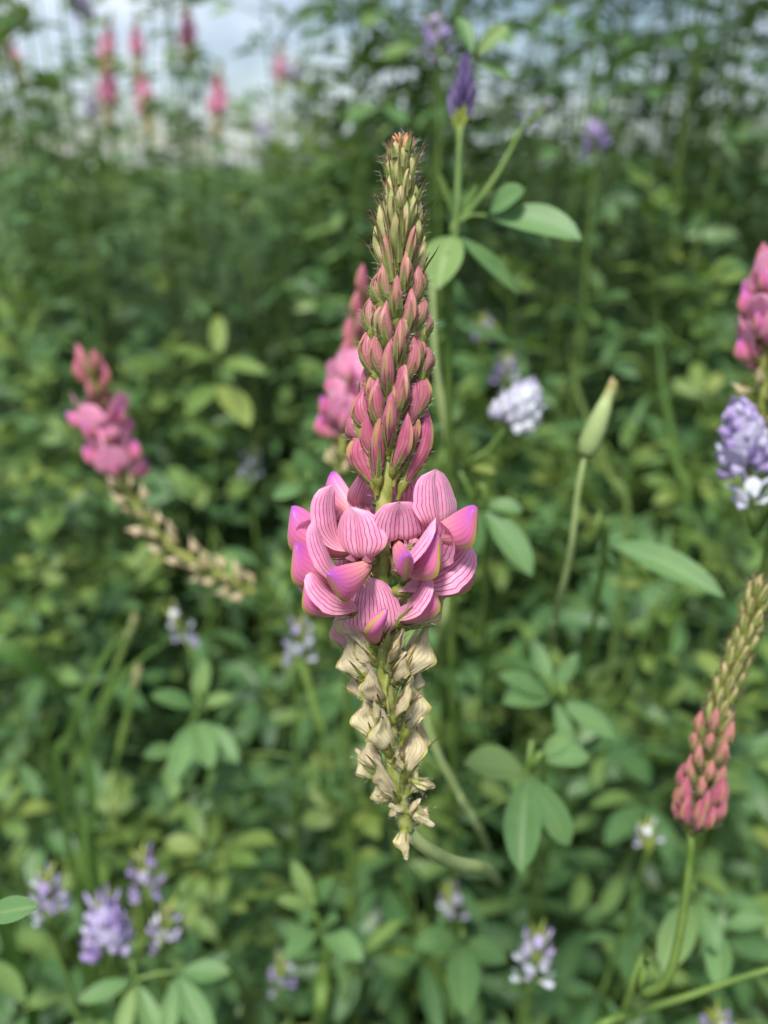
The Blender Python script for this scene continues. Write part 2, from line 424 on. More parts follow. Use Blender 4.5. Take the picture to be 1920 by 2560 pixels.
CM = None
def cal_mats(): return [M['cup'], M['calyx'], M['hair']]
KEEL_B = [(.6, -.45), (3, -1.35), (5.6, -2.15), (8.0, -2.25), (9.2, -1.2), (9.75, 1.2), (10.0, 3.2)]
KEEL_T = [(.6, .5), (2.6, 1.1), (4.8, 2.0), (7.0, 2.9), (8.6, 3.4), (9.5, 3.45), (10.0, 3.2)]
BUD_B = [(.6, -.55), (2.4, -1.15), (4.3, -1.75), (5.9, -1.95), (7.5, -1.55), (9.1, -.55), (10.6, .85)]
BUD_T = [(.6, .55), (2.4, .95), (4.3, 1.15), (5.9, 1.25), (7.5, 1.22), (9.1, 1.10), (10.6, .85)]
WIT_B = [(.8, -.6), (2.4, -1.15), (4.3, -1.95), (6.0, -2.5), (7.0, -1.75), (8.7, .25), (10.8, 1.35)]
WIT_T = [(.8, .6), (2.4, 1.15), (4.3, 1.5), (6.0, 1.45), (7.4, 1.35), (9.0, 1.5), (10.8, 1.35)]
def scl(pts, kx, kz): return [(a * kx, b * kz) for a, b in pts]

def open_flower(root, F, ang=70, wrap=-0.9, L=10.5, W=4.6, K=1.0, hairs=8, hi=True, kdrop=0, v0=.6, kroll=0):
    mb = MB(); calyx(mb, F, rnd.uniform(3.2, 4.4), .30, .95, 1.8, hairs, uplow=True)
    fo = mb.obj('open_flower', cal_mats(), root)
    kb = MB(); kF = F
    if kdrop:
        a = R(kdrop); kF = Fr(Vector((0, 0, 0)), F.x * math.cos(a) - F.z * math.sin(a), F.z * math.cos(a) + F.x * math.sin(a), F.k * 1000); kF.o = F.o
    if kroll:
        a = R(kroll); kF = Fr(Vector((0, 0, 0)), F.x, F.z * math.cos(a) + F.y * math.sin(a), F.k * 1000); kF.o = F.o
    boat(kb, kF, scl(KEEL_B, K, K), scl(KEEL_T, K, K), 1.35 * K, 5 if hi else 3, 14 if hi else 7)
    kb.obj('keel_petal', [M['keel']], fo)
    bb = MB(); banner(bb, F, L, W, ang, wrap, 0, 16 if hi else 8, 16 if hi else 8, seed=rnd.uniform(0, 50), groove=rnd.uniform(.3, .55) if v0 > .5 else .8, tipback=rnd.uniform(.1, .8), v0=v0, notch=.085 if v0 > .5 else .22)
    bo = bb.obj('banner_petal', [M['banner']], fo)
    for s_ in (-1, 1):        # the two small wing petals at the throat
        wb = MB()
        wb.grid(lambda u, v: F(1.4 + 3.2 * v, s_ * (1.15 + .25 * v) , .5 + .9 * v + u * .55 * math.sin(PI * (0.1 + .9 * v)) ), 2, 5)
        wb.obj('wing_petal', [M['banner']], fo)
    return fo
def bud(root, F, L=9.5, H=1.0, age=1.0, teeth=3.6, hairs=7, hi=True, th=1.5, spread=.10, r=.95):
    BB, BT = scl(BUD_B, L / 10, H), scl(BUD_T, L / 10, H)
    def env(x):
        v = min(.98, max(0, (x / (L / 10) - .8) / 9.2)); b = crom(BB, v).y; t = crom(BT, v).y
        return max(.35, th * math.sin(PI * (.06 + .94 * v)) ** .75 * .9), (b + t) / 2, max(.4, (t - b) / 2)
    mb = MB(); calyx(mb, F, teeth, spread + .10 * H, r * .86, 1.35, hairs, env=env, toothw=.58 - .16 * age)
    fo = mb.obj('flower_bud', cal_mats(), root)
    kb = MB(); boat(kb, F, BB, BT, th, 6 if hi else 3, 14 if hi else 7, seed=rnd.uniform(0, 40), wrinkle=0.12)
    po = kb.obj('bud_petal', [M['bud']], fo); po['age'] = float(age)
    return fo
def withered(root, F, L=8.0, H=.9, age=1.0, hairs=7, hi=True, teeth=3.6):
    mb = MB(); q_ = min(1, .45 + .55 * (L - 2.5) / 4.5); calyx(mb, F, teeth * q_, .38, .95 * q_, 1.7 * q_, hairs, toothw=.34 * q_)
    fo = mb.obj('withered_flower', cal_mats(), root)
    kb = MB(); boat(kb, F, scl(WIT_B, L / 10, H), scl(WIT_T, L / 10, H), (.72 if hi else 1.0) * min(1, H), 7 if hi else 3, 15 if hi else 7, wrinkle=.65, seed=rnd.uniform(0, 60))
    po = kb.obj('withered_petal', [M['with']], fo); po['age'] = float(age)
    if hi:   # shrivelled flap of the old banner petal along the upper edge
        bb = MB(); sd_ = rnd.uniform(0, 40); kz = H; kl = L / 10
        def fn(u, v):
            t = crom(WIT_T, v)
            return F(t.x * kl * 1.02 + .3 * noise.noise(Vector((v * 4, u * 2, sd_))), u * .85 * math.sin(PI * (.15 + .8 * v)) + .3 * noise.noise(Vector((v * 5, sd_, u))), t.y * kz + .2 - .55 * abs(u) + .35 * noise.noise(Vector((sd_, v * 4, u * 3))))
        bb.grid(fn, 6, 10); q = bb.obj('withered_banner', [M['with']], fo); q['age'] = float(age)
    return fo
def tiny_bud(root, F, L=5.0, hairs=8, brown=False, peach=False):
    mb = MB(); calyx(mb, F, L * .72, .02, .82, 1.7, hairs, toothw=.40, ped=.8)
    fo = mb.obj('green_bud', cal_mats(), root)
    kb = MB(); boat(kb, F, scl(BUD_B, L / 11.5, .46), scl(BUD_T, L / 11.5, .66), .78, 3, 7)
    kb.obj('bud_petal', [M['tipbrown'] if brown else (M['bud'] if peach else M['budpale'])], fo)
    return fo

# ------------------------------------------------------------------ the sainfoin in focus
AX = [(1003, 352, .1000), (1002, 560, .1005), (996, 760, .1015), (985, 960, .1030), (968, 1160, .1045), (956, 1330, .1060), (953, 1480, .1072), (961, 1640, .1090), (972, 1800, .1110), (990, 1960, .1140), (1018, 2075, .1175)]
def ax_at(y):
    for i in range(len(AX) - 1):
        if y <= AX[i + 1][1] or i == len(AX) - 2:
            a, b = AX[i], AX[i + 1]; t = (y - a[1]) / (b[1] - a[1])
            return a[0] + (b[0] - a[0]) * t, a[2] + (b[2] - a[2]) * t
def ax_dir(y):
    x0, d0 = ax_at(y - 60); x1, d1 = ax_at(y + 60)
    return (P(x0, y - 60, d0) - P(x1, y + 60, d1)).normalized()
stem_px = [(1018, 2075, .1175), (1065, 2118, .1215), (1130, 2155, .1300), (1210, 2172, .1450)]
end = P(1210, 2172, .145)
ground_pt = PG(1262, 2235)
stem_world = [P(*p) for p in stem_px] + [P(1228, 2182, .18), P(1240, 2196, .24), P(1250, 2212, .36), ground_pt]
main = thing('sainfoin', 'sharply focused tall sainfoin spike: green bud tip, pink striped blossoms, straw-coloured withered flowers below', 'flower', ground_pt)
RTS = ground_pt
mb = MB()
rp_ = [Vector(p) for p in curve([P(*a) for a in AX], 60)]
rp_ = [p - RTS for p in rp_]
mb.tube(rp_, [0.00055 + 0.00062 * min(1, i / 24) for i in range(60)], 10, 0)
for i in range(1500):
    k = rnd.randint(1, 58); t = (rp_[k + 1] - rp_[k - 1]).normalized()
    a = Vector((rnd.gauss(0, 1), rnd.gauss(0, 1), rnd.gauss(0, 1))); a = (a - t * a.dot(t)).normalized()
    mb.hair(rp_[k].lerp(rp_[k + 1], rnd.random()) + a * .0010, (a + t * rnd.uniform(-.1, .7)).normalized(), rnd.uniform(.0005, .0012), .000032, 1)
mb.obj('flower_stalk', [M['rachis'], M['hair']], main)
mb = MB(); sp = [p - RTS for p in curve(stem_world, 60)]
mb.tube(sp, [.00105 + .0005 * i / 59 for i in range(60)], 10, 0)
mb.obj('stem', [M['stemp']], main)

PXM = lambda d: d / FPX * 1000       # mm per photo pixel at depth d
def dirn(bx, by, tx, ty, L, s, d):
    k = PXM(d); dx, dy = (tx - bx) * k, (by - ty) * k
    dd = math.hypot(dx, dy); z = math.sqrt(max(0.0, L * L - dd * dd))
    return (RT * dx + UP * dy - FW * (s * z)), max(L, dd)
def base3(bx, by, s_front):
    x, d = ax_at(by)
    return P(bx, by, d - s_front * .0011), d

# open flowers: base px, keel tip px, keel length mm, toward(+)/away(-), banner angle, wrap, L, W, roll hint (screen right part), keel drop
OPEN = [
    (938, 1396, 838, 1440, 9.6, 1, 92, -1.0, 10.0, 4.7, -.10, 12),    # front left, upright banner
    (905, 1388, 712, 1328, 10.4, 1, 66, 1.5, 10.8, 5.0, .15, 0),      # left, purple keel
    (893, 1455, 730, 1412, 10.2, 1, 52, 1.75, 11.0, 5.2, .1, 0),       # left lower
    (928, 1312, 800, 1222, 9.6, -1, 86, -.6, 9.8, 4.4, .2, 0),        # behind, upper left
    (988, 1342, 1014, 1425, 9.0, 1, 92, -1.1, 9.0, 4.7, -.1, 0),    # front, facing the viewer
    (1050, 1338, 1182, 1325, 9.8, 1, 90, -.6, 10.6, 4.9, .0, 0),   # right, upright banner
    (1010, 1385, 1184, 1335, 10.0, -1, 62, -.4, 10.2, 4.0, 0, 0),     # right, behind
    (985, 1430, 1094, 1390, 9.8, 1, 34, 2.1, 10.8, 5.4, .1, 0),      # front right
    (985, 1480, 1194, 1428, 11.4, 1, 22, 2.1, 11.8, 5.6, .1, 0),     # right lower
    (942, 1612, 934, 1536, 7.6, 1, 52, -.95, 9.8, 4.3, -.02, 0),     # front bottom, heart shaped
    (905, 1530, 758, 1482, 9.6, 1, 24, 2.0, 9.8, 4.8, .05, 0),        # left bottom
    (985, 1562, 1094, 1482, 8.6, 1, 20, 2.0, 9.0, 4.3, .1, 0),        # right bottom, fading
    (975, 1310, 1062, 1236, 9.0, -1, 80, -.7, 9.4, 4.3, .1, 0),       # back
    (925, 1420, 842, 1345, 9.4, -1, 70, .5, 9.8, 4.2, 0, 0),          # back left
    (960, 1440, 1010, 1350, 9.0, -1, 60, .4, 9.6, 4.2, 0, 0),         # back
    (930, 1505, 880, 1430, 9.0, -1, 50, .5, 9.4, 4.2, 0, 0),          # back
]
for (bx, by, tx, ty, L, s, ang, wrap, BL, BW, roll, kd) in OPEN:
    o, d = base3(bx, by, s)
    xd, l = dirn(bx, by, tx, ty, L, s, d)
    F = Fr(o, xd, ax_dir(by) + RT * roll, 1.0, RTS)
    open_flower(main, F, ang, wrap, BL, BW, l / 10.0, hairs=10, kdrop=kd, kroll=50 if by == 1612 else 0, v0=.34 if by in (1612, 1342) else .58)

# pink buds: base px, tip px, ridge azimuth (0 right, 90 viewer, 180 left), height factor, age
BUDS = [
    (938, 1222, 914, 1078, 175, 1.55, 1.0), (944, 1212, 950, 1052, 112, .95, 1.0), (988, 1192, 1022, 1016, 18, 1.15, 1.0), (1003, 1226, 1066, 1046, 0, 1.0, 1.0),
    (972, 1122, 984, 970, 75, .85, .9), (938, 1095, 902, 992, 178, 1.1, .9), (918, 1112, 876, 1046, 200, .9, .9), (955, 1062, 946, 928, 165, 1.05, .8),
    (992, 1042, 1008, 910, 60, .95, .8), (1026, 1062, 1046, 936, 8, 1.2, .8), (966, 978, 982, 850, 115, .78, .65), (942, 952, 925, 832, 172, 1.1, .65),
    (1020, 952, 1034, 832, 15, 1.1, .6), (1048, 955, 1064, 868, -10, .85, .6), (998, 908, 1013, 793, 70, .8, .45), (955, 872, 960, 762, 150, .9, .4),
    (1024, 846, 1050, 738, 15, .95, .3), (1050, 858, 1066, 780, -5, .7, .35), (932, 845, 930, 748, 180, .8, .3), (993, 812, 992, 712, 90, .72, .2),
    (955, 775, 945, 690, 165, .8, .2), (1030, 765, 1048, 668, 12, .85, .15), (972, 1150, 985, 1030, -90, .9, .9), (985, 1050, 990, 940, -90, .9, .8),
    (1010, 1140, 1040, 1010, -60, .9, .9), (930, 1030, 915, 930, -120, .9, .8), (1020, 900, 1030, 800, -70, .8, .5), (960, 880, 950, 790, -110, .8, .5), (1040, 1010, 1056, 905, -40, .9, .7),
]
for (bx, by, tx, ty, az, H, age) in BUDS:
    x, d = ax_at(by)
    ca, sa = math.cos(R(az)), math.sin(R(az))
    out = RT * ca - FW * sa
    o = P(bx, by, d - sa * .0013)
    k = PXM(d); ln = math.hypot(tx - bx, ty - by) * k
    tip = P(tx, ty, d - sa * (.0013 + .20 * ln * .001))
    ln = (tip - o).length * 1000
    F = Fr(o, tip - o, -out, 1.0, RTS)
    # ridge straightens against the profile: thin look for buds seen from the front
    bud(main, F, ln * 1.13, H * (.84 + .20 * age * age), age, teeth=ln * (.78 - .18 * age) * rnd.uniform(.9, 1.1), hairs=10, th=.62 + .22 * H + .15 * age)

# inner buds that fill the spike between and behind the ones above
y = 1190.0; a = .7
while y > 740:
    x, d = ax_at(y); t = (1190 - y) / 450
    ca, sa = math.cos(a), math.sin(a); out = RT * ca - FW * sa
    o = P(x, y, d) + out * .0009
    F = Fr(o, ax_dir(y) + out * (.34 - .06 * t), -out, 1.0, RTS)
    bud(main, F, (8.2 - 1.9 * t) * rnd.uniform(.92, 1.06), .86 - .16 * t, .9 - .75 * t, teeth=4.4, hairs=8, th=1.0 - .2 * t, spread=.05)
    a += R(137.5); y -= 17 - 4 * t
# young green buds up to the tip, in a spiral
y = 742.0; a = 0.0; i = 0
while y > 402:
    x, d = ax_at(y); t = (742 - y) / 340
    ca, sa = math.cos(a), math.sin(a); out = RT * ca - FW * sa
    o = P(x, y, d) + out * (.00085 - .0003 * t)
    axd = ax_dir(y)
    L = (7.6 - 3.9 * t) * rnd.uniform(.92, 1.08)
    X = axd * 1.0 + out * ((.40 - .10 * t) + rnd.uniform(-.05, .05))
    F = Fr(o, X, -out, 1.0, RTS)
    tiny_bud(main, F, L * (1.12 if t < .4 else 1.0), 8, brown=(t > .97), peach=(t < .16 and rnd.random() < .5))
    a += R(137.5); y -= (9.6 - 1.2 * t); i += 1
mb = MB()
x, d = ax_at(352); tip = P(1004, 350, d) - RTS
for i in range(9):        # dried brown tuft right at the tip
    a = i * 2.4; dv = (UP * 1.0 + RT * math.cos(a) * .5 - FW * math.sin(a) * .5).normalized()
    p0 = tip - UP * .0012
    mb.tube([p0, p0 + dv * .0012, p0 + dv * .0020 + RT * math.cos(a) * .0003], [.00032, .00028, .00008], 5, 0)
mb.obj('dry_tip', [M['tipbrown']], main)

# withered flowers: base px, tip px, ridge azimuth, length factor via pixels, height factor, age, toward
WITH = [
    (936, 1632, 862, 1490, 190, 1.5, .45, 1), (1000, 1570, 1128, 1494, 5, .9, .8, 1), (985, 1558, 1016, 1476, -60, 1.1, .8, 0),
    (905, 1652, 826, 1520, 185, 1.15, .0, 0), (918, 1706, 852, 1608, 185, 1.2, .95, 1), (922, 1758, 872, 1672, 190, .8, .75, 0), (966, 1672, 1002, 1584, 110, .75, .8, 2),
    (1003, 1702, 1086, 1584, 8, 1.25, .95, 1), (990, 1690, 1052, 1590, 10, .8, .8, 0), (992, 1704, 1015, 1634, -50, .85, .95, 0), (1006, 1745, 1060, 1668, 0, .8, .95, 0),
    (956, 1772, 908, 1674, 170, .78, .9, 2), (1008, 1842, 1046, 1700, 10, 1.1, .95, 1), (984, 1802, 1032, 1708, 65, .72, .95, 2), (940, 1852, 896, 1752, 185, .95, 1.0, 1),
    (976, 1886, 938, 1790, 165, .95, 1.0, 2), (952, 1932, 914, 1866, 190, .8, .9, 1), (948, 1950, 896, 1900, 190, .7, 1.0, 0), (1008, 1946, 1040, 1828, 20, .85, .9, 1),
    (1020, 1912, 1060, 1822, 5, .7, .95, 0), (995, 1998, 942, 1924, 170, .62, .95, 2), (1030, 1952, 1074, 1968, 20, .55, 1.0, 1), (1016, 1986, 1046, 1940, 30, .65, 1.0, 1),
    (980, 2012, 940, 1966, 185, .8, 1.0, 1), (1022, 2024, 1072, 2046, 10, .6, 1.0, 1), (1010, 2030, 976, 2022, 170, .6, 1.0, 2), (1012, 2066, 1004, 2126, 150, .6, 1.0, 2),
    (1030, 2066, 1050, 2040, -40, .5, 1.0, 0), (970, 1700, 975, 1610, -90, .8, .9, 0), (985, 1850, 985, 1770, -90, .8, .9, 0), (1000, 1960, 1005, 1890, -90, .7, 1.0, 0),
]
for (bx, by, tx, ty, az, H, age, fr) in WITH:
    x, d = ax_at(min(by, 2074))
    ca, sa = math.cos(R(az)), math.sin(R(az)); out = RT * ca - FW * sa
    sa2 = {0: -.8, 1: .15, 2: .9}[fr]
    k = PXM(d); lp = math.hypot(tx - bx, ty - by) * k
    o = P(bx, by, d - sa2 * .0012); tip = P(tx, ty, d - sa2 * (.0012 + .0006 * lp))
    ln = (tip - o).length * 1000
    F = Fr(o, tip - o, -out * .9 + ax_dir(by) * .35, 1.0, RTS)
    withered(main, F, ln * (1.0 if by < 1900 else 1.2), H * rnd.uniform(.80, .94) * (1.0 if by < 1840 else 1.2), age, hairs=9, teeth=rnd.uniform(2.8, 4.2))

y = 2040.0; a = .3
while y > 1600:      # smaller shrivelled ones close to the stalk, all round
    x, d = ax_at(y); t = (2040 - y) / 440
    ca, sa = math.cos(a), math.sin(a); out = RT * ca - FW * sa
    o = P(x, y, d) + out * .0009
    F = Fr(o, ax_dir(y) * rnd.uniform(.6, 1.1) + out * .75, -out * .8 + ax_dir(y) * .4, 1.0, RTS)
    withered(main, F, (3.8 + 1.4 * t) * rnd.uniform(.9, 1.1), .52 + .13 * t, rnd.uniform(.85, 1), hairs=7, teeth=3.4)
    a += R(137.5); y -= 42

# ------------------------------------------------------------------ other sainfoin spikes (out of focus)
def spike(root, axis, zones, n, sc=1.0, r0=.0011, hairs=0, hi=False, seed=0):
    """axis: world points tip -> base. zones: (f_end, kind). Flowers spiral round the stalk."""
    rt = Vector(root.location); q = random.Random(seed)
    ap = curve(axis, 48)
    mb = MB(); mb.tube([p - rt for p in ap], [(.5 + .5 * min(1, i / 20)) * r0 for i in range(48)], 7, 0)
    mb.obj('flower_stalk', [M['rachis']], root)
    a = q.uniform(0, 6)
    for i in range(n):
        f = (i + .5) / n; p = crom(axis, f); t = (crom(axis, max(0, f - .02)) - crom(axis, min(1, f + .02))).normalized()
        ref = Vector((1, 0, 0)) - t * t.x
        ref.normalize(); bi = t.cross(ref)
        out = ref * math.cos(a) + bi * math.sin(a); a += R(137.5) + q.uniform(-.2, .2)
        kind = next(k for fe, k in zones if f <= fe or fe == zones[-1][0])
        o = p + out * r0 * .9
        if kind == 'tiny': tiny_bud(root, Fr(o, t + out * .22, -out, sc, rt), 4.5 + 3 * f, hairs)
        elif kind == 'young': bud(root, Fr(o, t + out * .38, -out, sc, rt), q.uniform(6.2, 7.4), .75, .12, 4.6, hairs, hi, 1.0)
        elif kind == 'bud': bud(root, Fr(o, t + out * .46, -out, sc, rt), q.uniform(7.6, 9.2), .95 if hi else 1.1, .75, 4.4, hairs, hi, 1.0 if hi else 1.3)
        elif kind == 'open': open_flower(root, Fr(o, out + t * q.uniform(.1, .5), t, sc, rt), q.uniform(45, 85), q.uniform(-1, .8), 10.5, 4.9, q.uniform(.72, .85), hairs, False)
        elif kind == 'with': withered(root, Fr(o, out * .8 + t * q.uniform(.2, .9), t - out * .6, sc, rt), q.uniform(4.8, 6.6), q.uniform(.55, .8), q.uniform(.8, 1), hairs, False)
    return rt
def stem_obj(root, pts, r, mat='stem', name='stem', n=28):
    rt = Vector(root.location); mb = MB()
    mb.tube([p - rt for p in curve(pts, n)], [r * (.75 + .5 * i / (n - 1)) for i in range(n)], 7, 0)
    return mb.obj(name, [M[mat]], root)

KEEP = []     # photo boxes that must stay free of loose leaves nearer than a depth
# budding spike on the right
ax = [P(1895, 1490, .1370), P(1855, 1610, .1385), P(1808, 1740, .140), P(1768, 1890, .1425), P(1742, 2030, .1450), P(1730, 2078, .146)]
gp = P(1590, 2492, .165); gp = Vector((gp.x - .01, gp.y + .03, -.004))
t = thing('sainfoin', 'sainfoin spike of closed pink buds with a green tip, on a bare bent stem', 'flower', gp)
spike(t, ax, [(.52, 'tiny'), (.74, 'young'), (1, 'bud')], 90, .95, hairs=4, seed=3, hi=True)
stem_obj(t, [P(1730, 2078, .146), P(1716, 2230, .148), P(1692, 2370, .151), P(1662, 2455, .154), P(1600, 2490, .160), P(1560, 2530, .172), gp + Vector((0, 0, .12)), gp], .0010)
KEEP += [(1600, 1430, 1920, 2150, .175), (1560, 2050, 1800, 2560, .185)]
# bent spike on the left: pink flowers on top, withered stalk running down to the right
ax = [P(232, 930, .232), P(248, 1040, .234), P(285, 1140, .236), P(330, 1250, .238), P(400, 1340, .240), P(490, 1410, .242), P(570, 1445, .244), P(635, 1482, .246)]
gp = P(760, 1540, .30); gp = Vector((gp.x + .02, gp.y + .03, -.004))
t = thing('sainfoin', 'drooping sainfoin spike with a few pink flowers above a long bent withered stalk', 'flower', gp)
spike(t, ax, [(.15, 'bud'), (.38, 'open'), (1, 'with')], 56, 1.08, seed=12)
stem_obj(t, [P(635, 1482, .246), P(690, 1505, .255), P(750, 1540, .275), gp + Vector((-.01, -.02, .22)), gp + Vector((0, 0, .1)), gp], .0011)
KEEP += [(150, 880, 720, 1540, .265)]
# spike half hidden behind the main one
ax = [P(925, 760, .185), P(905, 860, .187), P(885, 980, .189), P(862, 1090, .191), P(845, 1190, .193)]
gp = P(860, 1500, .24); gp = Vector((gp.x, gp.y + .02, -.004))
t = thing('sainfoin', 'pink sainfoin spike half hidden behind the sharply focused one', 'flower', gp)
spike(t, ax, [(.45, 'bud'), (.85, 'open'), (1, 'with')], 34, 1.0, seed=5)
stem_obj(t, [P(845, 1190, .193), P(850, 1350, .2), P(862, 1560, .22), gp + Vector((0, 0, .15)), gp], .0011)
KEEP += [(780, 740, 1000, 1230, .215)]
# spike cut by the right edge
ax = [P(1945, 690, .168), P(1935, 780, .170), P(1915, 880, .172), P(1905, 1000, .175), P(1900, 1080, .178)]
gp = P(1930, 1500, .24); gp = Vector((gp.x, gp.y + .02, -.004))
t = thing('sainfoin', 'sainfoin spike with large pink open flowers above a lavender-blue alfalfa head', 'flower', gp)
spike(t, ax, [(.10, 'bud'), (.62, 'open'), (1, 'with')], 30, .95, seed=9)
stem_obj(t, [P(1900, 1080, .178), P(1905, 1250, .19), P(1925, 1420, .22), gp + Vector((0, 0, .15)), gp], .0011)
KEEP += [(1780, 640, 1920, 1100, .20)]
# far spikes against the sky: one prototype, copied
FARS = [(38, 155, .95, -25), (270, 232, .74, 0), (268, 125, .88, 8), (362, 258, .74, -14), (342, 118, .88, 0), (468, 92, .82, 2), (545, 262, .74, 4), (700, 178, 1.0, 0)]
for q, (px, py, d, tl) in enumerate(FARS):
    d *= .80; k = .108 / d
    ax = [P(px + tl, py - 560 * k, d), P(px + tl * .5, py - 300 * k, d), P(px, py, d), P(px - tl * .6, py + 260 * k, d), P(px - tl, py + 460 * k, d)]
    gp = Vector((ax[-1].x + rnd.uniform(-.03, .03), ax[-1].y + .02, -.004))
    t = thing('sainfoin', 'blurred pink sainfoin spike standing tall against the pale sky', 'flower', gp, 'far pink spikes against the sky')
    KEEP.append((px + 15, py - 60, px - 15, py + 30, d + .02))
    spike(t, ax, [(.28, 'tiny'), (.44, 'bud'), (.66, 'open'), (1, 'with')], 48, 1.0, seed=21 + q)
    stem_obj(t, [ax[-1], ax[-1].lerp(gp, .3) + Vector((.004, 0, 0)), ax[-1].lerp(gp, .7), gp], .0013)

# ------------------------------------------------------------------ leaves
def leaflet(mb, o, x, zh, L, W, nu=2, nv=5, fold=.25, curl=.35, m=0, obov=.52, tipw=.0, seed=None):
    x = x.normalized(); z = zh - x * zh.dot(x); z.normalize(); y = z.cross(x)
    wv_ = rnd.uniform(0, 50)
    def fn(u, v):
        if v < obov: w_ = math.sin(PI / 2 * v / obov) ** .8
        else: w_ = math.cos(PI / 2 * (v - obov) / (1 - obov)) ** .62
        w_ = max(w_, .03)
        a = curl * v; px = L * (math.sin(a) / curl if abs(curl) > 1e-3 else v); pz = -L * (1 - math.cos(a)) / curl if abs(curl) > 1e-3 else 0
        zz = fold * abs(u) * W * w_ * .5 + .05 * W * noise.noise(Vector((v * 3, u * 2, wv_)))
        return o + x * px + y * (u * W * .5 * w_) + z * (pz + zz)
    mb.grid(fn, nu, nv, m)
def trifoliate(mb, L=.024, W=.010, pet=.016, m=0, mp=1, nv=5, nu=2, droop=0.0, o=Vector((0, 0, 0)), x=Vector((1, 0, 0)), z=Vector((0, 0, 1)), sp=1.0):
    e = o + x * pet - z * pet * .12
    mb.tube([o, o.lerp(e, .5) + z * pet * .05, e], [.00055, .0005, .0004], 4, mp, False)
    y = z.cross(x)
    for an, k in ((0, 1.0), (sp, .9), (-sp, .9)):
        a = an * rnd.uniform(.85, 1.15)
        dx = x * math.cos(a) + y * math.sin(a) - z * (droop + rnd.uniform(-.15, .15))
        oo = e if an == 0 else e - x * .0015
        oo2 = oo + dx.normalized() * .0015
        leaflet(mb, oo2, dx, z + y * rnd.uniform(-.4, .4), L * k * rnd.uniform(.85, 1.1), W * rnd.uniform(.85, 1.15), nu, nv, rnd.uniform(.1, .5), rnd.uniform(.1, .7), m)
LEAFV = []; YOUNGV = []
for i in range(10):
    mb = MB(); trifoliate(mb, rnd.uniform(.018, .026), rnd.uniform(.0055, .0080), rnd.uniform(.010, .022), droop=rnd.uniform(-.05, .4), sp=rnd.uniform(.8, 1.15))
    LEAFV.append(mb.mesh('alfalfa_leaf', [M['leaf'], M['stem']]))
for i in range(5):
    mb = MB(); trifoliate(mb, rnd.uniform(.010, .016), rnd.uniform(.0045, .0065), rnd.uniform(.004, .009), droop=rnd.uniform(-.1, .1), sp=rnd.uniform(.4, .7))
    YOUNGV.append(mb.mesh('young_leaf', [M['leafy'], M['stem']]))
LANCE = []
for i in range(8):
    mb = MB(); L = rnd.uniform(.042, .070)
    leaflet(mb, Vector((0, 0, 0)), Vector((1, 0, .1)), Vector((0, 0, 1)), L, L * rnd.uniform(.13, .18), 2, 8, rnd.uniform(.2, .7), rnd.uniform(.4, 1.3), 0, .42)
    LANCE.append(mb.mesh('lance_leaf', [M['leafw']]))

def leaf_mat(o, x, zh, s=1.0):
    x = x.normalized(); z = (zh - x * zh.dot(x)).normalized(); y = z.cross(x)
    m = Matrix((x, y, z)).transposed().to_4x4(); m = Matrix.Translation(o) @ m @ Matrix.Scale(s, 4)
    return m
def clear_ok(p, extra=.0, glob=.205):
    px, py, d = proj(p)
    if d <= 0.02: return (p - C0).length > .10
    if px < -260 or px > 2180 or py < -300 or py > 2860: return (p - C0).length > .10
    if d < glob + extra: return False
    for (x0, y0, x1, y1, dm) in KEEP:
        if x0 - 40 < px < x1 + 40 and y0 - 40 < py < y1 + 40 and d < dm + extra: return False
    return True

# ------------------------------------------------------------------ alfalfa flower heads
FLOR = []
def floret_mesh(open_=1.0):
    mb = MB(); F = Fr(Vector((0, 0, 0)), Vector((1, 0, 0)), Vector((0, 0, 1)), .62)
    prof = [(-1.5, .25), (0, .5), (2.2, .75), (3.2, .8)]; b = len(mb.v); S = 6
    for j, (x, r) in enumerate(prof):
        for k in range(S):
            a = 2 * PI * k / S; mb.vert(F(x, r * math.cos(a), r * math.sin(a)))
    for j in range(3):
        for k in range(S):
            k2 = (k + 1) % S; mb.face((b + j * S + k, b + j * S + k2, b + (j + 1) * S + k2, b + (j + 1) * S + k), 1)
    if open_ > .3:
        banner(mb, F, 9.5, 3.2, 62 * open_, -.7, 0, 6, 7, seed=rnd.uniform(0, 9))
        boat(mb, F, scl(KEEL_B, .72, .6), scl(KEEL_T, .72, .55), 1.3, 3, 6)
    else:
        boat(mb, F, scl(BUD_B, .95, .55), scl(BUD_T, .95, .8), 1.0, 3, 7)
    return mb.mesh('floret', [M['floret'], M['fcal']])
FOPEN = [floret_mesh(rnd.uniform(.8, 1.1)) for _ in range(4)]; FBUD = [floret_mesh(.1) for _ in range(3)]
def head(root, base, tip, n, tint, sc=1.0, budfrac=.3, spread=1.0, loose=.0006, up=.05):
    """flower head whose axis runs base -> tip (world)"""
    rt = Vector(root.location); ax = tip - base; t = ax.normalized()
    mb = MB(); mb.tube([base - rt - t * .004, base - rt, tip - rt], [.0007, .0007, .0004], 6, 0)
    h = mb.obj('flower_head', [M['stem']], root)
    ref = t.orthogonal().normalized(); bi = t.cross(ref); a = rnd.uniform(0, 6)
    for i in range(n):
        f = (i + .5) / n; o = base + ax * f; out = ref * math.cos(a) + bi * math.sin(a); a += R(137.5)
        isb = f > 1 - budfrac
        x = out * (spread * (1 - .7 * f)) + t * (up + 1.15 * f * f)
        fo = link('floret', rnd.choice(FBUD if isb else FOPEN), h)
        fo.matrix_local = leaf_mat(o - rt + out * loose, x, t + Vector((0, 0, .01)), sc * (1 - .25 * f) * rnd.uniform(.88, 1.1))
        fo['tint'] = float(min(1, max(0, tint + rnd.uniform(-.12, .12) - (.15 if isb else 0))))
    return h
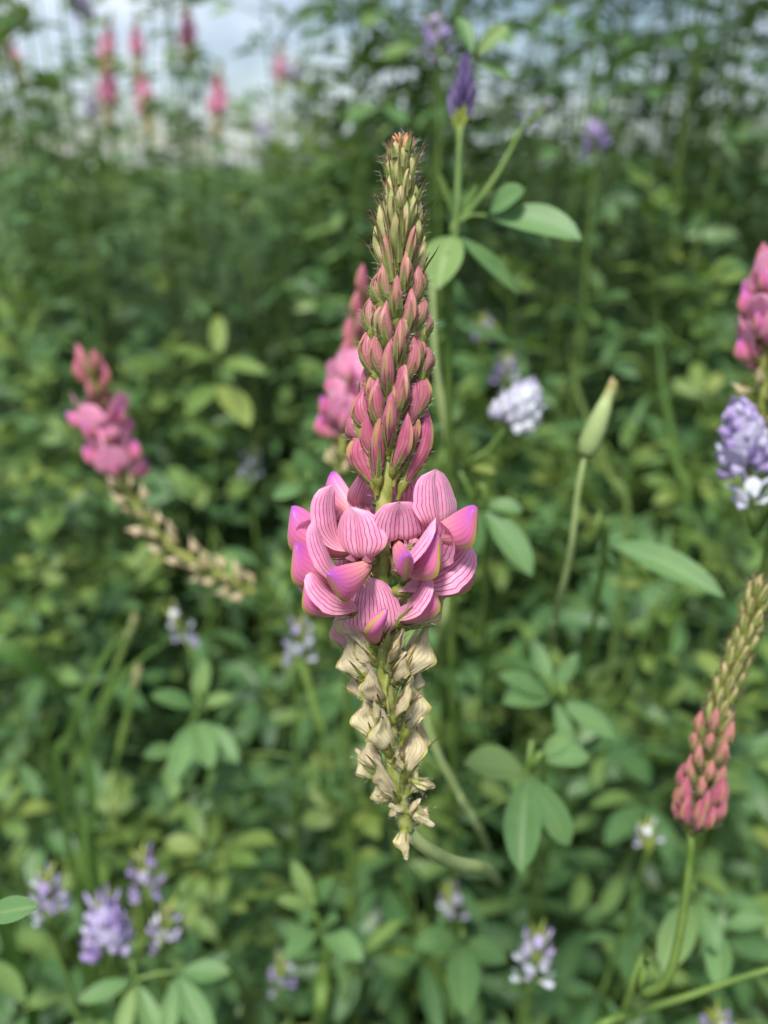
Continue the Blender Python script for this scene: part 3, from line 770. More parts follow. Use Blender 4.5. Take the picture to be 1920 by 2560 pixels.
def leaf3(root, base, tips, z=None, w=.42, mat='leafp', node=None, name='leaf', nv=9):
    """leaf whose leaflets run from base to given world tips"""
    rt = Vector(root.location); mb = MB()
    if node is not None: mb.tube([node - rt, node.lerp(base, .5) - rt + Vector((0, 0, .001)), base - rt], [.0007, .0006, .0005], 5, 1, False)
    for tpt in tips:
        if len(tpt) == 2: tpt, ww = tpt
        else: ww = w
        x = tpt - base; L = x.length
        zh = z if z is not None else (C0 - base).normalized() * .9 + Vector((0, 0, 1)) + Vector((rnd.uniform(-.3, .3), 0, 0))
        leaflet(mb, base - rt + x.normalized() * .0012, x + (zh - x.normalized() * zh.dot(x.normalized())).normalized() * L * .12, zh, L, L * ww, 6, nv, rnd.uniform(.25, .55), .3, 0, .55)
    return mb.obj(name, [M[mat], M['stem']], root)

HAND = []
def alf(label, gp, group=None):
    t = thing('alfalfa', label, 'plant', gp, group); return t
# A: dark purple bud head above the big leaves, right of the tip of the main spike
D = .178
gp = P(1160, 900, .22); gp = Vector((gp.x + .01, gp.y + .02, -.004))
t = alf('alfalfa stem with a dark purple budding head and broad oval leaves', gp)
nd = P(1140, 560, D)
stem_obj(t, [P(1150, 315, D), P(1146, 430, D), nd, P(1128, 720, .182), P(1122, 950, .19), gp + Vector((0, 0, .2)), gp], .0010)
head(t, P(1148, 318, D), P(1162, 190, D), 46, .0, 1.2, 1.0, .42, .0009, 1.0)
leaf3(t, P(1215, 540, D), [(P(1300, 478, D - .006), .75), (P(1442, 590, D - .008), .45), (P(1370, 612, D + .002), .42)], node=nd)
leaf3(t, P(1128, 580, D), [(P(1098, 712, D - .006), .60), (P(1292, 725, D + .004), .24)], node=nd)
for k in range(4):
    leaf3(t, nd, [(P(1120 + 45 * k - 20, 440 + 12 * k, D - .003 + .004 * k), .13)], mat='leafy', name='stipule')
head(t, P(1300, 330, .19), P(1372, 258, .19), 14, .45, .55, 1.0, .5)
stem_obj(t, [P(1300, 330, .19), P(1240, 440, .185), P(1180, 520, .18), nd], .0007, name='branch')
leaf3(t, P(1185, 150, .184), [(P(1260, 70, .182), .5), (P(1150, 50, .185), .4), (P(1270, 195, .186), .45)], node=P(1152, 300, D))
KEEP += [(1080, 60, 1460, 760, .205)]
# B: whitish head
gp = P(1150, 1250, .27); gp = Vector((gp.x, gp.y + .04, -.004))
t = alf('alfalfa stem ending in a white and lavender flower head beside the leafy gap', gp)
stem_obj(t, [P(1270, 1065, .205), P(1215, 1130, .207), P(1165, 1165, .21), P(1130, 1260, .225), gp + Vector((0, 0, .22)), gp], .0009)
head(t, P(1272, 1062, .205), P(1310, 1000, .203), 36, .90, 1.5, .0, 1.5)
leaf3(t, P(1165, 1165, .21), [(P(1150, 1080, .208), .5), (P(1230, 1180, .205), .4)], mat='leafy')
KEEP += [(1180, 930, 1410, 1160, .23)]
# C: lavender blue head at the right edge
gp = P(1900, 1560, .24); gp = Vector((gp.x + .02, gp.y + .03, -.004))
t = alf('alfalfa stem with a big lavender-blue flower head and pale lower florets', gp)
stem_obj(t, [P(1870, 1240, .165), P(1885, 1330, .166), P(1905, 1450, .17), gp + Vector((-.01, 0, .22)), gp], .0010)
head(t, P(1872, 1180, .165), P(1852, 1045, .163), 34, .68, 1.30, .0, 1.5)
head(t, P(1878, 1270, .165), P(1872, 1185, .165), 12, .95, .9, .6, 1.2)
KEEP += [(1740, 960, 1920, 1300, .185)]
# D: broad leaf plant, right of the middle (leaflets near 1180..1330 x 1230..1430) and long leaf
gp = P(1260, 1640, .30); gp = Vector((gp.x, gp.y + .03, -.004))
t = alf('alfalfa shoot with blue-green drooping leaflets just right of the pink blossoms', gp)
nd = P(1180, 1250, .20)
stem_obj(t, [P(1150, 1180, .2), nd, P(1215, 1400, .21), gp + Vector((0, 0, .2)), gp], .0008)
leaf3(t, P(1200, 1262, .198), [(P(1295, 1275, .195), .5), (P(1325, 1430, .192), .36), (P(1185, 1380, .2), .4)], node=nd)
KEEP += [(1150, 1210, 1360, 1460, .222)]
gp = P(1500, 1640, .30); gp = Vector((gp.x, gp.y + .03, -.004))
t = alf('alfalfa shoot with one long grey-green leaflet reaching sideways below the narrow seed head', gp)
nd = P(1490, 1345, .20)
stem_obj(t, [P(1500, 1280, .2), nd, P(1500, 1460, .21), gp + Vector((0, 0, .2)), gp], .0008)
leaf3(t, P(1505, 1350, .2), [(P(1800, 1482, .182), .26), (P(1545, 1415, .2), .3)], node=nd)
KEEP += [(1480, 1300, 1820, 1500, .222)]
# E: the five-fingered bright leaves bottom right of centre
gp = P(1330, 2010, .22); gp = Vector((gp.x + .01, gp.y + .03, -.004))
t = alf('alfalfa stem with large bright oval leaves hanging by the pale curved stem', gp)
nd = P(1325, 1925, .185)
stem_obj(t, [P(1330, 1850, .185), nd, P(1350, 2060, .2), gp + Vector((0, 0, .12)), gp], .0009)
leaf3(t, P(1318, 1930, .185), [(P(1172, 1908, .180), .56), (P(1302, 2168, .172), .40), (P(1420, 2105, .185), .36)], node=nd)
leaf3(t, P(1345, 1905, .188), [(P(1465, 1890, .19), .5), (P(1420, 1840, .193), .4)], node=nd)
KEEP += [(1140, 1820, 1500, 2200, .20)]
gp = P(1395, 1760, .27); gp = Vector((gp.x + .01, gp.y + .03, -.004))
t = alf('alfalfa stem whose star of fresh green leaflets spreads above the large oval leaves', gp)
nd = P(1385, 1745, .215)
stem_obj(t, [P(1370, 1690, .215), nd, P(1400, 1860, .225), gp + Vector((0, 0, .14)), gp], .0009)
leaf3(t, nd, [(P(1255, 1690, .21), .36), (P(1265, 1755, .207), .42), (P(1425, 1870, .21), .34)])
leaf3(t, nd, [(P(1530, 1840, .212), .36), (P(1440, 1640, .215), .36), (P(1330, 1600, .22), .3)])
KEEP += [(1230, 1590, 1560, 1880, .225)]
# F: near leaf cut by the left edge
gp = P(-40, 2560, .16); gp = Vector((gp.x, gp.y, -.004))
t = alf('alfalfa shoot whose folded sharp leaf tip pokes in from the side', gp)
nd = P(-70, 2300, .118)
stem_obj(t, [nd + Vector((0, 0, .01)), nd, P(-60, 2600, .125), gp + Vector((-.005, 0, .15)), gp], .0009)
leaf3(t, P(-60, 2296, .118), [(P(78, 2268, .117), .42)], node=nd, z=Vector((.1, -.5, 1)))
# G: bottom-left light leaves
gp = P(400, 2600, .27); gp = Vector((gp.x, gp.y + .01, -.004))
t = alf('alfalfa shoot with pale green fingered leaves in the low corner under lavender flowers', gp)
nd = P(340, 2450, .222)
stem_obj(t, [P(330, 2400, .222), nd, P(365, 2580, .235), gp + Vector((0, 0, .12)), gp], .0009)
leaf3(t, nd, [(P(205, 2500, .215), .36), (P(300, 2600, .212), .34), (P(400, 2610, .214), .32)])
leaf3(t, P(440, 2430, .224), [(P(420, 2590, .214), .32), (P(530, 2600, .216), .34), (P(565, 2430, .222), .4)], node=nd)
KEEP += [(180, 2380, 600, 2560, .24)]

def shoot(label, node, d, sets, mat='leafp', dg=60, keep=.025):
    gp = PG(node[0] + rnd.uniform(-20, 20), node[1] + dg)
    t = alf(label, gp); nd = P(*node, d)
    stem_obj(t, [nd + UP * .006, nd, nd.lerp(gp, .35) + Vector((0, 0, .01)), gp], .0009)
    xs, ys = [node[0]], [node[1]]
    for st in sets:
        leaf3(t, P(st[0][0], st[0][1], d), [(P(x, y, d + dd), w_) for (x, y, dd, w_) in st[1]], node=nd if st[0] != node else None, mat=mat)
        for q in st[1]: xs.append(q[0]); ys.append(q[1])
    KEEP.append((min(xs), min(ys), max(xs), max(ys), d + keep))
shoot('alfalfa shoot with broad pale leaves hanging behind the bare bent stem', (1735, 2240), .205, [((1735, 2240), [(1660, 2420, -.012, .40), (1790, 2370, -.010, .42)]), ((1800, 2320), [(1795, 2460, -.012, .42), (1910, 2300, -.004, .42)])])
shoot('alfalfa shoot with an umbrella of drooping leaflets below the bent withered stalk', (495, 1770), .27, [((495, 1770), [(515, 1655, .0, .40), (385, 1740, -.008, .42), (575, 1745, -.004, .40)]), ((490, 1800), [(440, 1945, -.02, .36), (525, 1915, -.02, .34), (590, 1900, -.01, .38)]), ((450, 1870), [(365, 1888, -.01, .42), (430, 1990, -.02, .36)])])
shoot('bright alfalfa rosette beside the yellow-green low stem', (785, 2270), .235, [((785, 2270), [(735, 2160, .0, .34), (830, 2200, -.005, .36), (700, 2250, -.005, .36)]), ((800, 2320), [(715, 2390, -.012, .38), (900, 2395, -.012, .42), (840, 2300, -.01, .4)])], 'leafp')
shoot('alfalfa shoot with three grey-green leaflets beneath the pale curved stem', (1155, 2350), .245, [((1155, 2350), [(1040, 2365, -.01, .46), (1160, 2530, -.025, .38), (1260, 2400, -.01, .48)])])
shoot('alfalfa shoot with fresh upright leaflets left of the half hidden pink spike', (545, 905), .34, [((545, 905), [(440, 870, -.01, .32), (545, 790, .01, .3), (660, 930, -.01, .3)]), ((545, 960), [(620, 1060, -.02, .36), (470, 1030, -.02, .36)])], 'leafy', 120)
shoot('alfalfa shoot with a pale round leaflet just beside the pink blossoms', (770, 1215), .25, [((770, 1215), [(745, 1130, -.005, .62), (690, 1240, -.005, .5)])])

# lavender alfalfa heads among the leaves: (base px, tip px, depth, florets, tint, scale)
HEADS = [
    ((275, 2385), (258, 2270), .235, 40, .55, 1.25, 'in the thickest lavender cluster low among the leaves'),
    ((120, 2300), (118, 2195), .235, 20, .60, .9, 'with a yellow-green bud crown beside the sharp leaf tip'),
    ((375, 2250), (352, 2145), .245, 18, .45, .85, 'with a yellow-green bud crown above the thickest lavender cluster'),
    ((400, 2380), (420, 2275), .245, 14, .55, .8, 'sparse and yellow-green, right next to the thickest lavender cluster'),
    ((1325, 2455), (1345, 2340), .215, 20, .66, .85, 'with a yellow centre standing alone over dark low leaves'),
    ((478, 1628), (432, 1530), .30, 10, .62, .85, 'of few florets below the bent withered stalk'),
    ((745, 1660), (752, 1560), .27, 16, .72, .85, 'pale and lax beside the withered flowers of the sharp spike'),
    ((1262, 960), (1268, 900), .36, 14, .45, .9, 'small and dim behind the white head'),
    ((1210, 850), (1205, 800), .40, 12, .30, .9, 'tiny and dark in the shade behind the white head'),
    ((1492, 385), (1490, 320), .34, 20, .30, 1.0, 'violet, facing sideways over the tall leafy stems'),
    ((1098, 140), (1088, 60), .26, 18, .28, .9, 'violet, pointed, above the dark purple budding head'),
    ((625, 1205), (632, 1130), .36, 12, .70, .8, 'thin and whitish beside the bent spike'),
    ((700, 2480), (705, 2400), .30, 12, .60, .8, 'dim lavender deep among the bottom leaves'),
    ((1135, 2300), (1120, 2230), .31, 12, .70, .8, 'small pale one under the curved pale stem'),
    ((1620, 2120), (1618, 2075), .25, 8, .68, .7, 'single floret tuft beside the bare bent stem'),
    ((675, 355), (650, 300), .55, 22, .72, 1.2, 'lilac-white, under the far pink spikes'),
    ((235, 300), (228, 250), .60, 20, .55, 1.2, 'lilac, low among the far pink spikes'),
    ((740, 210), (735, 150), .65, 20, .60, 1.2, 'faint lilac against the pale sky'),
    ((215, 60), (205, -10), .55, 20, .25, 1.2, 'dusky violet touching the sky among far pink spikes'),
    ((1800, 2620), (1790, 2545), .22, 14, .60, .8, 'lavender-blue at the bottom beside the thick slanting stem'),
]
for (b, tpx, d, n, tint, sc, lab) in HEADS:
    B_ = P(*b, d); T_ = P(*tpx, d)
    gp = Vector((B_.x + rnd.uniform(-.02, .02), B_.y + rnd.uniform(.01, .04), -.004))
    t = thing('alfalfa', 'alfalfa flower head, ' + lab, 'flower', gp)
    mid = B_.lerp(gp, .45) + Vector((rnd.uniform(-.012, .012), .004, 0))
    stem_obj(t, [B_, B_ + (mid - B_) * .35, mid, gp.lerp(mid, .4), gp], .0009)
    head(t, B_, T_, max(6, int(n * .75)), min(1, tint + .1), sc * 1.12, .2, 1.6, .0022)
    # pale green calyx crown of unopened florets
    rt = Vector(t.location); dx = (T_ - B_).normalized()
    cb = MB()
    for k in range(9):
        a = k * 2.4; o = T_ - rt - dx * .001 * k; rr = dx.orthogonal().normalized(); q = rr * math.cos(a) + dx.cross(rr) * math.sin(a)
        cb.tube([o, o + (dx * .8 + q * .7) * .002, o + (dx * 1.1 + q * .6) * .0042], [.0004, .0008, .00015], 5, 0, False)
    cb.obj('bud_crown', [M['fcal']], t)
    for k in range(5):
        f = .25 + .15 * k; o = B_.lerp(mid, f); an = rnd.uniform(0, 6)
        lo = link('leaf', rnd.choice(LEAFV), t)
        lo.matrix_local = leaf_mat(o - rt, Vector((math.cos(an), math.sin(an), rnd.uniform(.1, .7))), Vector((0, 0, 1)), rnd.uniform(.7, 1.0))
    KEEP.append((min(b[0], tpx[0]) - 40, min(b[1], tpx[1]) - 20, max(b[0], tpx[0]) + 40, max(b[1], tpx[1]) + 20, d))

# narrow seed head (meadow plantain-like bud) on a bare stem
tip, bs = P(1527, 975, .165), P(1462, 1140, .168)
gp = PG(1345, 1790)
t = thing('seed_head', 'closed narrow grey-green seed head with a pinkish tip on a bare stem', 'plant', gp)
stem_obj(t, [bs, P(1445, 1230, .17), P(1425, 1390, .178), P(1390, 1540, .20), P(1370, 1640, .28), gp], .0008, 'stemp')
rt = Vector(t.location); ax = tip - bs; tt = ax.normalized(); ref = tt.orthogonal().normalized(); bi = tt.cross(ref)
mb = MB(); mb.tube([bs - rt + ax * f for f in (0, .05, .2, .45, .7, .9, 1)], [.0012, .0020, .0024, .0023, .0018, .0012, .0004], 10, 0)
mb.obj('seed_core', [M['stemp']], t)
a = 0
for k in range(46):
    f = k / 46 * .93; out = ref * math.cos(a) + bi * math.sin(a); a += R(137.5)
    rr = .0021 * (1 - f * .55); o = bs - rt + ax * f + out * rr * .9
    mb = MB(); leaflet(mb, o, tt + out * .10, out, .0062 * (1 - .3 * f), .0026 * (1 - .35 * f), 2, 4, -.35, .2, 0, .35)
    mb.obj('scale', [M['stemp'] if k < 38 else M['budpale']], t)
KEEP += [(1360, 950, 1550, 1560, .19)]

# grass blades and stems that stand out
def blade(label, pts, wd, mat='grass', fold=.3):
    g_ = Vector((pts[-1].x, pts[-1].y, -.003)); t = thing('ryegrass_plant', label, 'plant', g_)
    full = pts + ([Vector((pts[-1].x, pts[-1].y, pts[-1].z * .4)), g_] if pts[-1].z > .02 else [])
    c = curve(full, 30); mb = MB(); b = 0
    for j in range(30):
        tg = (c[min(j + 1, 29)] - c[max(j - 1, 0)]).normalized(); sd_ = tg.cross((C0 - c[j]).normalized() + Vector((.2, 0, .5))).normalized()
        w_ = wd * min(1, .06 + j / 9); nr = sd_.cross(tg)
        for q, u in ((-1, 0), (0, .5), (1, 1)): mb.vert(c[j] - g_ + sd_ * q * w_ * .5 + nr * (abs(q) * fold * w_ * .5), (u, 1 - j / 29))
    for j in range(29):
        for q in range(2): a_ = j * 3 + q; mb.face((a_, a_ + 1, a_ + 4, a_ + 3))
    mb.obj('blade', [M[mat]], t)
    return t
blade('broad bright grass blade arching out from the side below the bent spike', [P(185, 1745, .26), P(120, 1690, .25), P(40, 1640, .24), P(-60, 1600, .24), P(-180, 1640, .26)], .0062)
for q, (lab, pp, wd_) in enumerate([
    ('long thin grass blade arching up beneath the bent withered stalk', [(345, 1545, .285), (290, 1600, .285), (225, 1700, .287), (175, 1830, .29), (150, 2000, .30)], .0028),
    ('long thin grass blade rising next to the straw-tipped spike', [(440, 1590, .29), (350, 1650, .29), (270, 1740, .292), (215, 1880, .296), (190, 2040, .305)], .0026),
    ('fine pale grass blade leaning from the thickest lavender cluster', [(215, 1735, .255), (222, 1880, .256), (232, 2050, .26), (240, 2200, .27)], .0026),
    ('broad green grass blade standing left of the thickest lavender cluster', [(205, 1990, .25), (212, 2150, .25), (225, 2330, .255), (230, 2500, .265)], .0036),
    ('thin upright grass blade among narrow leaves behind the closed seed head', [(1640, 760, .30), (1655, 950, .30), (1690, 1150, .305), (1705, 1400, .315)], .0026),
    ('slender grass blade crossing the dark gap beside the white flower head', [(1420, 860, .30), (1450, 1000, .30), (1520, 1180, .305), (1560, 1400, .315)], .0024)]):
    blade(lab, [P(*a_) for a_ in pp], wd_)
    KEEP.append((min(a_[0] for a_ in pp) + 25, pp[0][1] + 30, max(a_[0] for a_ in pp) - 25, pp[2][1], pp[0][2]))
def ryegrass(label, pts):
    a_ = proj(pts[-1]); g_ = PG(a_[0] + (a_[0] - proj(pts[-2])[0]) * .6, a_[1] + 120); t = thing('grass_spike', label, 'grass', g_)
    stem_obj(t, pts + [g_], .00036, 'stem')
    for k in range(18):
        f = k / 18; o = crom(pts, f * .62); tg = (crom(pts, max(0, f * .62 - .02)) - crom(pts, f * .62 + .02)).normalized()
        s_ = tg.cross(C0 - o).normalized() * (1 if k % 2 else -1)
        mb = MB(); leaflet(mb, o - g_ + s_ * .0003, tg + s_ * .10, (C0 - o).normalized(), .0055, .0011, 2, 4, -.4, .1, 0, .45)
        mb.obj('spikelet', [M['straw'] if 'straw' in label and k < 5 else M['stem']], t)
ryegrass('thin straw-tipped grass spike in front of dark low foliage', [P(340, 1690, .28), P(315, 1800, .281), P(285, 1930, .283), P(265, 2100, .29)])
ryegrass('thin green grass spike leaning beside the straw-tipped one', [P(330, 1560, .30), P(280, 1690, .30), P(225, 1830, .302), P(170, 1960, .31)])
ryegrass('pale thin grass spike rising beside the withered lower end of the sharp spike', [P(765, 1690, .26), P(790, 1780, .262), P(815, 1870, .265), P(840, 2050, .275)])

KEEP += [(240, 1690, 350, 2050, .30), (170, 1560, 330, 1900, .315)]
def bare_stem(label, pts, r, mat='stem'):
    a_ = proj(pts[-1]); g_ = PG(a_[0] + (a_[0] - proj(pts[-2])[0]) * .4, a_[1] + 90); t = thing('plant_stem', label, 'stem', g_)
    stem_obj(t, pts + [g_], r, mat); rt = Vector(g_)
    for k in range(3):
        p = crom(pts, .3 + .25 * k); an = rnd.uniform(0, 6); lo = link('leaf', rnd.choice(LEAFV), t)
        if clear_ok(p, 0, .16): lo.matrix_local = leaf_mat(p - rt, Vector((math.cos(an), abs(math.sin(an)) + .3, .4)), Vector((0, 0, 1)), .8)
        else: lo.matrix_local = leaf_mat(p.lerp(g_, .6) - rt, Vector((math.cos(an), 1, .4)), Vector((0, 0, 1)), .8)
bare_stem('thick dark green stem slanting across the low corner near the bare bent stem', [P(1990, 2405, .165), P(1850, 2445, .168), P(1720, 2490, .172), P(1600, 2530, .178), P(1450, 2600, .19)], .0008)
bare_stem('slender pale stem curving down close behind the pink buds of the sharp spike', [P(1078, 640, .205), P(1082, 760, .206), P(1088, 900, .208), P(1112, 1060, .212), P(1135, 1220, .22), P(1130, 1420, .25), P(1090, 1640, .30)], .0010, 'stemp')
bare_stem('slender pale straight stem leaning beside the withered flowers', [P(1040, 1700, .215), P(1085, 1860, .218), P(1150, 1990, .222), P(1215, 2110, .23)], .0009, 'stemp')
bare_stem('bright yellow-green stem rising from the bottom among dark leaves', [P(815, 2300, .24), P(812, 2400, .24), P(800, 2560, .245)], .0022, 'stem')

# ------------------------------------------------------------------ random meadow plants
def canopy(x, y):
    r = math.hypot(x, y); az = math.degrees(math.atan2(x, y))
    k = min(1, max(0, (az + 6) / 16))          # taller toward the right
    l = min(1, max(0, (az + 24) / 6))          # an opening at the far left
    if r > .75: return .50 + .07 * l * rnd.random() + (.03 + .12 * rnd.random()) * k * min(1, (r - .5) / .5)
    return .195 + .50 * r + .05 * k * min(1, r / .5)
LAND = [((232, 1100), 'the drooping spike of pink flowers'), ((500, 1400), 'the bent withered stalk'), ((1770, 1850), 'the spike of closed pink buds'), ((860, 1000), 'the half hidden pink spike'),
        ((1150, 250), 'the dark purple budding head'), ((1295, 1020), 'the white and lavender flower head'), ((1860, 1100), 'the big lavender-blue head'), ((1490, 1050), 'the closed narrow seed head'), ((1310, 2000), 'the large bright oval leaves'),
        ((255, 2320), 'the thickest lavender cluster'), ((1335, 2400), 'the lone lavender head with a yellow centre'), ((300, 1800), 'the thin straw-tipped grass spike'), ((950, 1900), 'the withered lower end of the sharp spike'), ((400, 2500), 'the pale fingered low leaves'),
        ((60, 1660), 'the broad arching grass blade'), ((1480, 350), 'the violet sideways flower head'), ((300, 250), 'the far pink spikes'), ((1650, 1400), 'the long sideways grey-green leaflet'), ((815, 2420), 'the bright yellow-green low stem'), ((950, 500), 'the green tip of the sharp spike')]
def near(p):
    px, py, d = proj(p); px = min(1900, max(20, px)); py = min(2540, max(20, py))
    return min(LAND, key=lambda q: (q[0][0] - px) ** 2 + (q[0][1] - py) ** 2)[1]

def alfalfa_plant(x, y, h, nleaf, label, group, individual=True):
    root = None
    lx, ly = rnd.gauss(0, .05), rnd.gauss(0, .05)
    pts = [Vector((0, 0, h)) + Vector((lx, ly, 0)), Vector((lx * .6, ly * .6, h * .7)), Vector((lx * .2, ly * .2, h * .35)), Vector((0, 0, -.004))]
    base = Vector((x, y, 0))
    for f in (0, .1, .2, .3, .4, .5, .6, .7):
        if not clear_ok(base + crom(pts, f), .01): return None
    root = thing('alfalfa', label + near(base + pts[0]), 'plant', base, group)
    mb = MB(); c = curve(pts, 12); mb.tube(c, [.0008 + .0006 * i / 11 for i in range(12)], 5, 0, False); mb.obj('stem', [M['stem']], root)
    a = rnd.uniform(0, 6)
    for i in range(nleaf):
        f = (i / nleaf) ** 1.15 * .85; p = crom(pts, f); a += 2.4 + rnd.uniform(-.5, .5)
        dx = Vector((math.cos(a), math.sin(a), rnd.uniform(-.1, .8) if i > 3 else rnd.uniform(.5, 1.6)))
        yg = i < 7
        side = dx.normalized() * rnd.uniform(.0, .02) * (0 if yg else 1)
        if not clear_ok(base + p + dx.normalized() * .032, .0): continue
        lo = link('leaf', rnd.choice(YOUNGV if yg else LEAFV), root)
        lo.matrix_local = leaf_mat(p + side * 0, dx, Vector((rnd.gauss(0, .25), rnd.gauss(0, .25) - .15, 1)), rnd.uniform(.85, 1.45))
    return root
def sample(rmin, rmax, amax=36, amin=-36):
    r = math.sqrt(rnd.uniform(rmin ** 2, rmax ** 2)); a = R(rnd.uniform(amin, amax))
    return r * math.sin(a), r * math.cos(a)
LAB_N = 'leafy flowerless alfalfa plant behind or beside '
n = 0; tries = 0
while n < 150 and tries < 3000:
    tries += 1
    x, y = sample(.12, .95, 32, -32) if tries % 3 else sample(.12, .55, 32, -32)
    h = canopy(x, y) * rnd.uniform(.72, 1.06)
    o = alfalfa_plant(x, y, h, rnd.randint(28, 40), LAB_N, 'leafy alfalfa plants of the meadow')
    if o: n += 1
# taller leafy plants that rise above the horizon
n = 0; tries = 0
while n < 100 and tries < 2200:
    tries += 1
    if n < 46: x, y = sample(.50, .95, 29, -4); h = rnd.uniform(.66, 1.02)
    else: x, y = sample(.50, .92, 4, -25); h = rnd.uniform(.53, .74)
    if alfalfa_plant(x, y, h, rnd.randint(34, 48), 'tall flowerless alfalfa rising above the horizon behind ', 'tall alfalfa rising above the horizon'): n += 1
# narrow-leaved upright plants, mostly to the right
def lance_plant(x, y, h):
    base = Vector((x, y, 0)); lx, ly = rnd.gauss(0, .03), rnd.gauss(0, .03)
    pts = [Vector((lx, ly, h)), Vector((lx * .5, ly * .5, h * .66)), Vector((0, 0, h * .33)), Vector((0, 0, -.004))]
    for f in (0, .1, .2, .3, .4, .5, .6, .7):
        if not clear_ok(base + crom(pts, f), .01): return None
    root = thing('willow_leaved_weed', 'upright narrow-leaved plant behind or beside ' + near(base + pts[0]), 'plant', base, 'narrow-leaved upright plants')
    mb = MB(); c = curve(pts, 12); mb.tube(c, [.0008 + .0010 * i / 11 for i in range(12)], 6, 0, False); mb.obj('stem', [M['stemp'] if rnd.random() < .12 else M['stem']], root)
    a = rnd.uniform(0, 6); N = rnd.randint(18, 26)
    for i in range(N):
        f = (i / N) * .78; p = crom(pts, f); a += 2.4
        dx = Vector((math.cos(a), math.sin(a), rnd.uniform(.3, 1.0) + (1.0 if i < 5 else 0)))
        if not clear_ok(base + p + dx.normalized() * .04): continue
        lo = link('leaf', rnd.choice(LANCE), root); lo.matrix_local = leaf_mat(p, dx, Vector((0, 0, 1)), rnd.uniform(.7, 1.15) * (.55 if i < 4 else 1))
    return root
n = 0; tries = 0
while n < 112 and tries < 1900:
    tries += 1
    x, y = sample(.28, 1.1, 34, 3) if rnd.random() < .8 else sample(.5, 1.1)
    hh = canopy(x, y) * rnd.uniform(.85, 1.12)
    if n > 62: x, y = sample(.48, .95, 29, -2); hh = rnd.uniform(.66, 1.04)
    if n > 98: x, y = sample(.5, .9, 2, -24); hh = rnd.uniform(.52, .68)
    if lance_plant(x, y, hh): n += 1
# plants further back: stem and joined foliage, few shapes shared by copies
def back_variant(h, kind):
    mb = MB(); st = MB()
    lx, ly = rnd.gauss(0, .05), rnd.gauss(0, .05)
    pts = [Vector((lx, ly, h)), Vector((lx * .6, ly * .6, h * .66)), Vector((lx * .1, 0, h * .33)), Vector((0, 0, -.004))]
    st.tube(curve(pts, 10), [.0010 + .0008 * i / 9 for i in range(10)], 5, 0, False)
    a = 0
    for b in range(rnd.randint(1, 3)):            # side branches
        f = rnd.uniform(.15, .45); p = crom(pts, f); an = rnd.uniform(0, 6)
        e = p + Vector((math.cos(an) * .05, math.sin(an) * .05, rnd.uniform(.06, .14)))
        st.tube([p, p.lerp(e, .5) + Vector((0, 0, -.008)), e], [.0009, .0008, .0006], 4, 0, False)
        for k in range(7):
            q = p.lerp(e, k / 6); a += 2.4; trifoliate(mb, .017, .0070, .010, 0, 1, 4, 2, .1, q, Vector((math.cos(a), math.sin(a), .4)).normalized(), Vector((0, 0, 1)))
    for i in range(34):
        f = i / 34 * .9; p = crom(pts, f); a += 2.4; dx = Vector((math.cos(a), math.sin(a), rnd.uniform(0, .9))).normalized()
        z = Vector((0, 0, 1)) - dx * dx.z; z.normalize()
        if kind == 0: trifoliate(mb, rnd.uniform(.016, .026), rnd.uniform(.0055, .0080), rnd.uniform(.008, .02), 0 if i > 4 else 2, 1, 4, 2, rnd.uniform(0, .3), p, dx, z)
        else: leaflet(mb, p, dx, z, rnd.uniform(.035, .06), .0075, 2, 5, .4, rnd.uniform(.4, 1.1), 0, .42)
    return mb.mesh('foliage', [M['leaf'], M['stem'], M['leafy']]), st.mesh('stem', [M['stem']])
BACK = [back_variant(h, k) for h, k in ((.52, 0), (.56, 0), (.60, 0), (.66, 0), (.70, 1), (.58, 0), (.75, 0), (.62, 1))]
def back_plant(x, y, i, s):
    t = thing('alfalfa' if i not in (4, 7) else 'willow_leaved_weed', 'tall blurred alfalfa plant in the back rows reaching toward the sky' if i not in (4, 7) else 'tall blurred narrow-leaved weed in the back rows reaching toward the sky', 'plant', (x, y, 0),
              'alfalfa in the back rows' if i not in (4, 7) else 'weeds in the back rows')
    t.rotation_euler = (rnd.gauss(0, .05), rnd.gauss(0, .05), rnd.uniform(0, 6)); t.scale = (1, 1, s)
    f = link('foliage', BACK[i][0], t); link('stem', BACK[i][1], t)
HB = (.52, .56, .60, .66, .70, .58, .75, .62)
cnt = {'a': 0, 'w': 0}; REST = []
spots = sorted((sample(.85, 2.1, 34, -34) for _ in range(300)), key=lambda q: q[0] ** 2 + q[1] ** 2)
for x, y in spots:
    i = rnd.randrange(8); k = 'w' if i in (4, 7) else 'a'
    want = canopy(x, y) * rnd.uniform(.84, 1.10)
    if cnt[k] < (10 if k == 'a' else 36): cnt[k] += 1; back_plant(x, y, i, want / HB[i])
    else: REST.append((i, Matrix.Translation((x, y, 0)) @ Matrix.Rotation(rnd.uniform(0, 6), 4, 'Z') @ Matrix.Diagonal((1, 1, want / HB[i], 1))))
for q in range(150):                      # the meadow goes on to both sides
    sg = rnd.choice((-1, 1)); r = math.sqrt(rnd.uniform(.30 ** 2, 1.7 ** 2)); a = R(rnd.uniform(34, 80)) * sg; i = rnd.randrange(8)
    x, y = r * math.sin(a), r * math.cos(a); want = min(.62, .20 + .45 * r) * rnd.uniform(.85, 1.1)
    REST.append((i, Matrix.Translation((x, y, 0)) @ Matrix.Rotation(rnd.uniform(0, 6), 4, 'Z') @ Matrix.Diagonal((1, 1, want / HB[i], 1))))
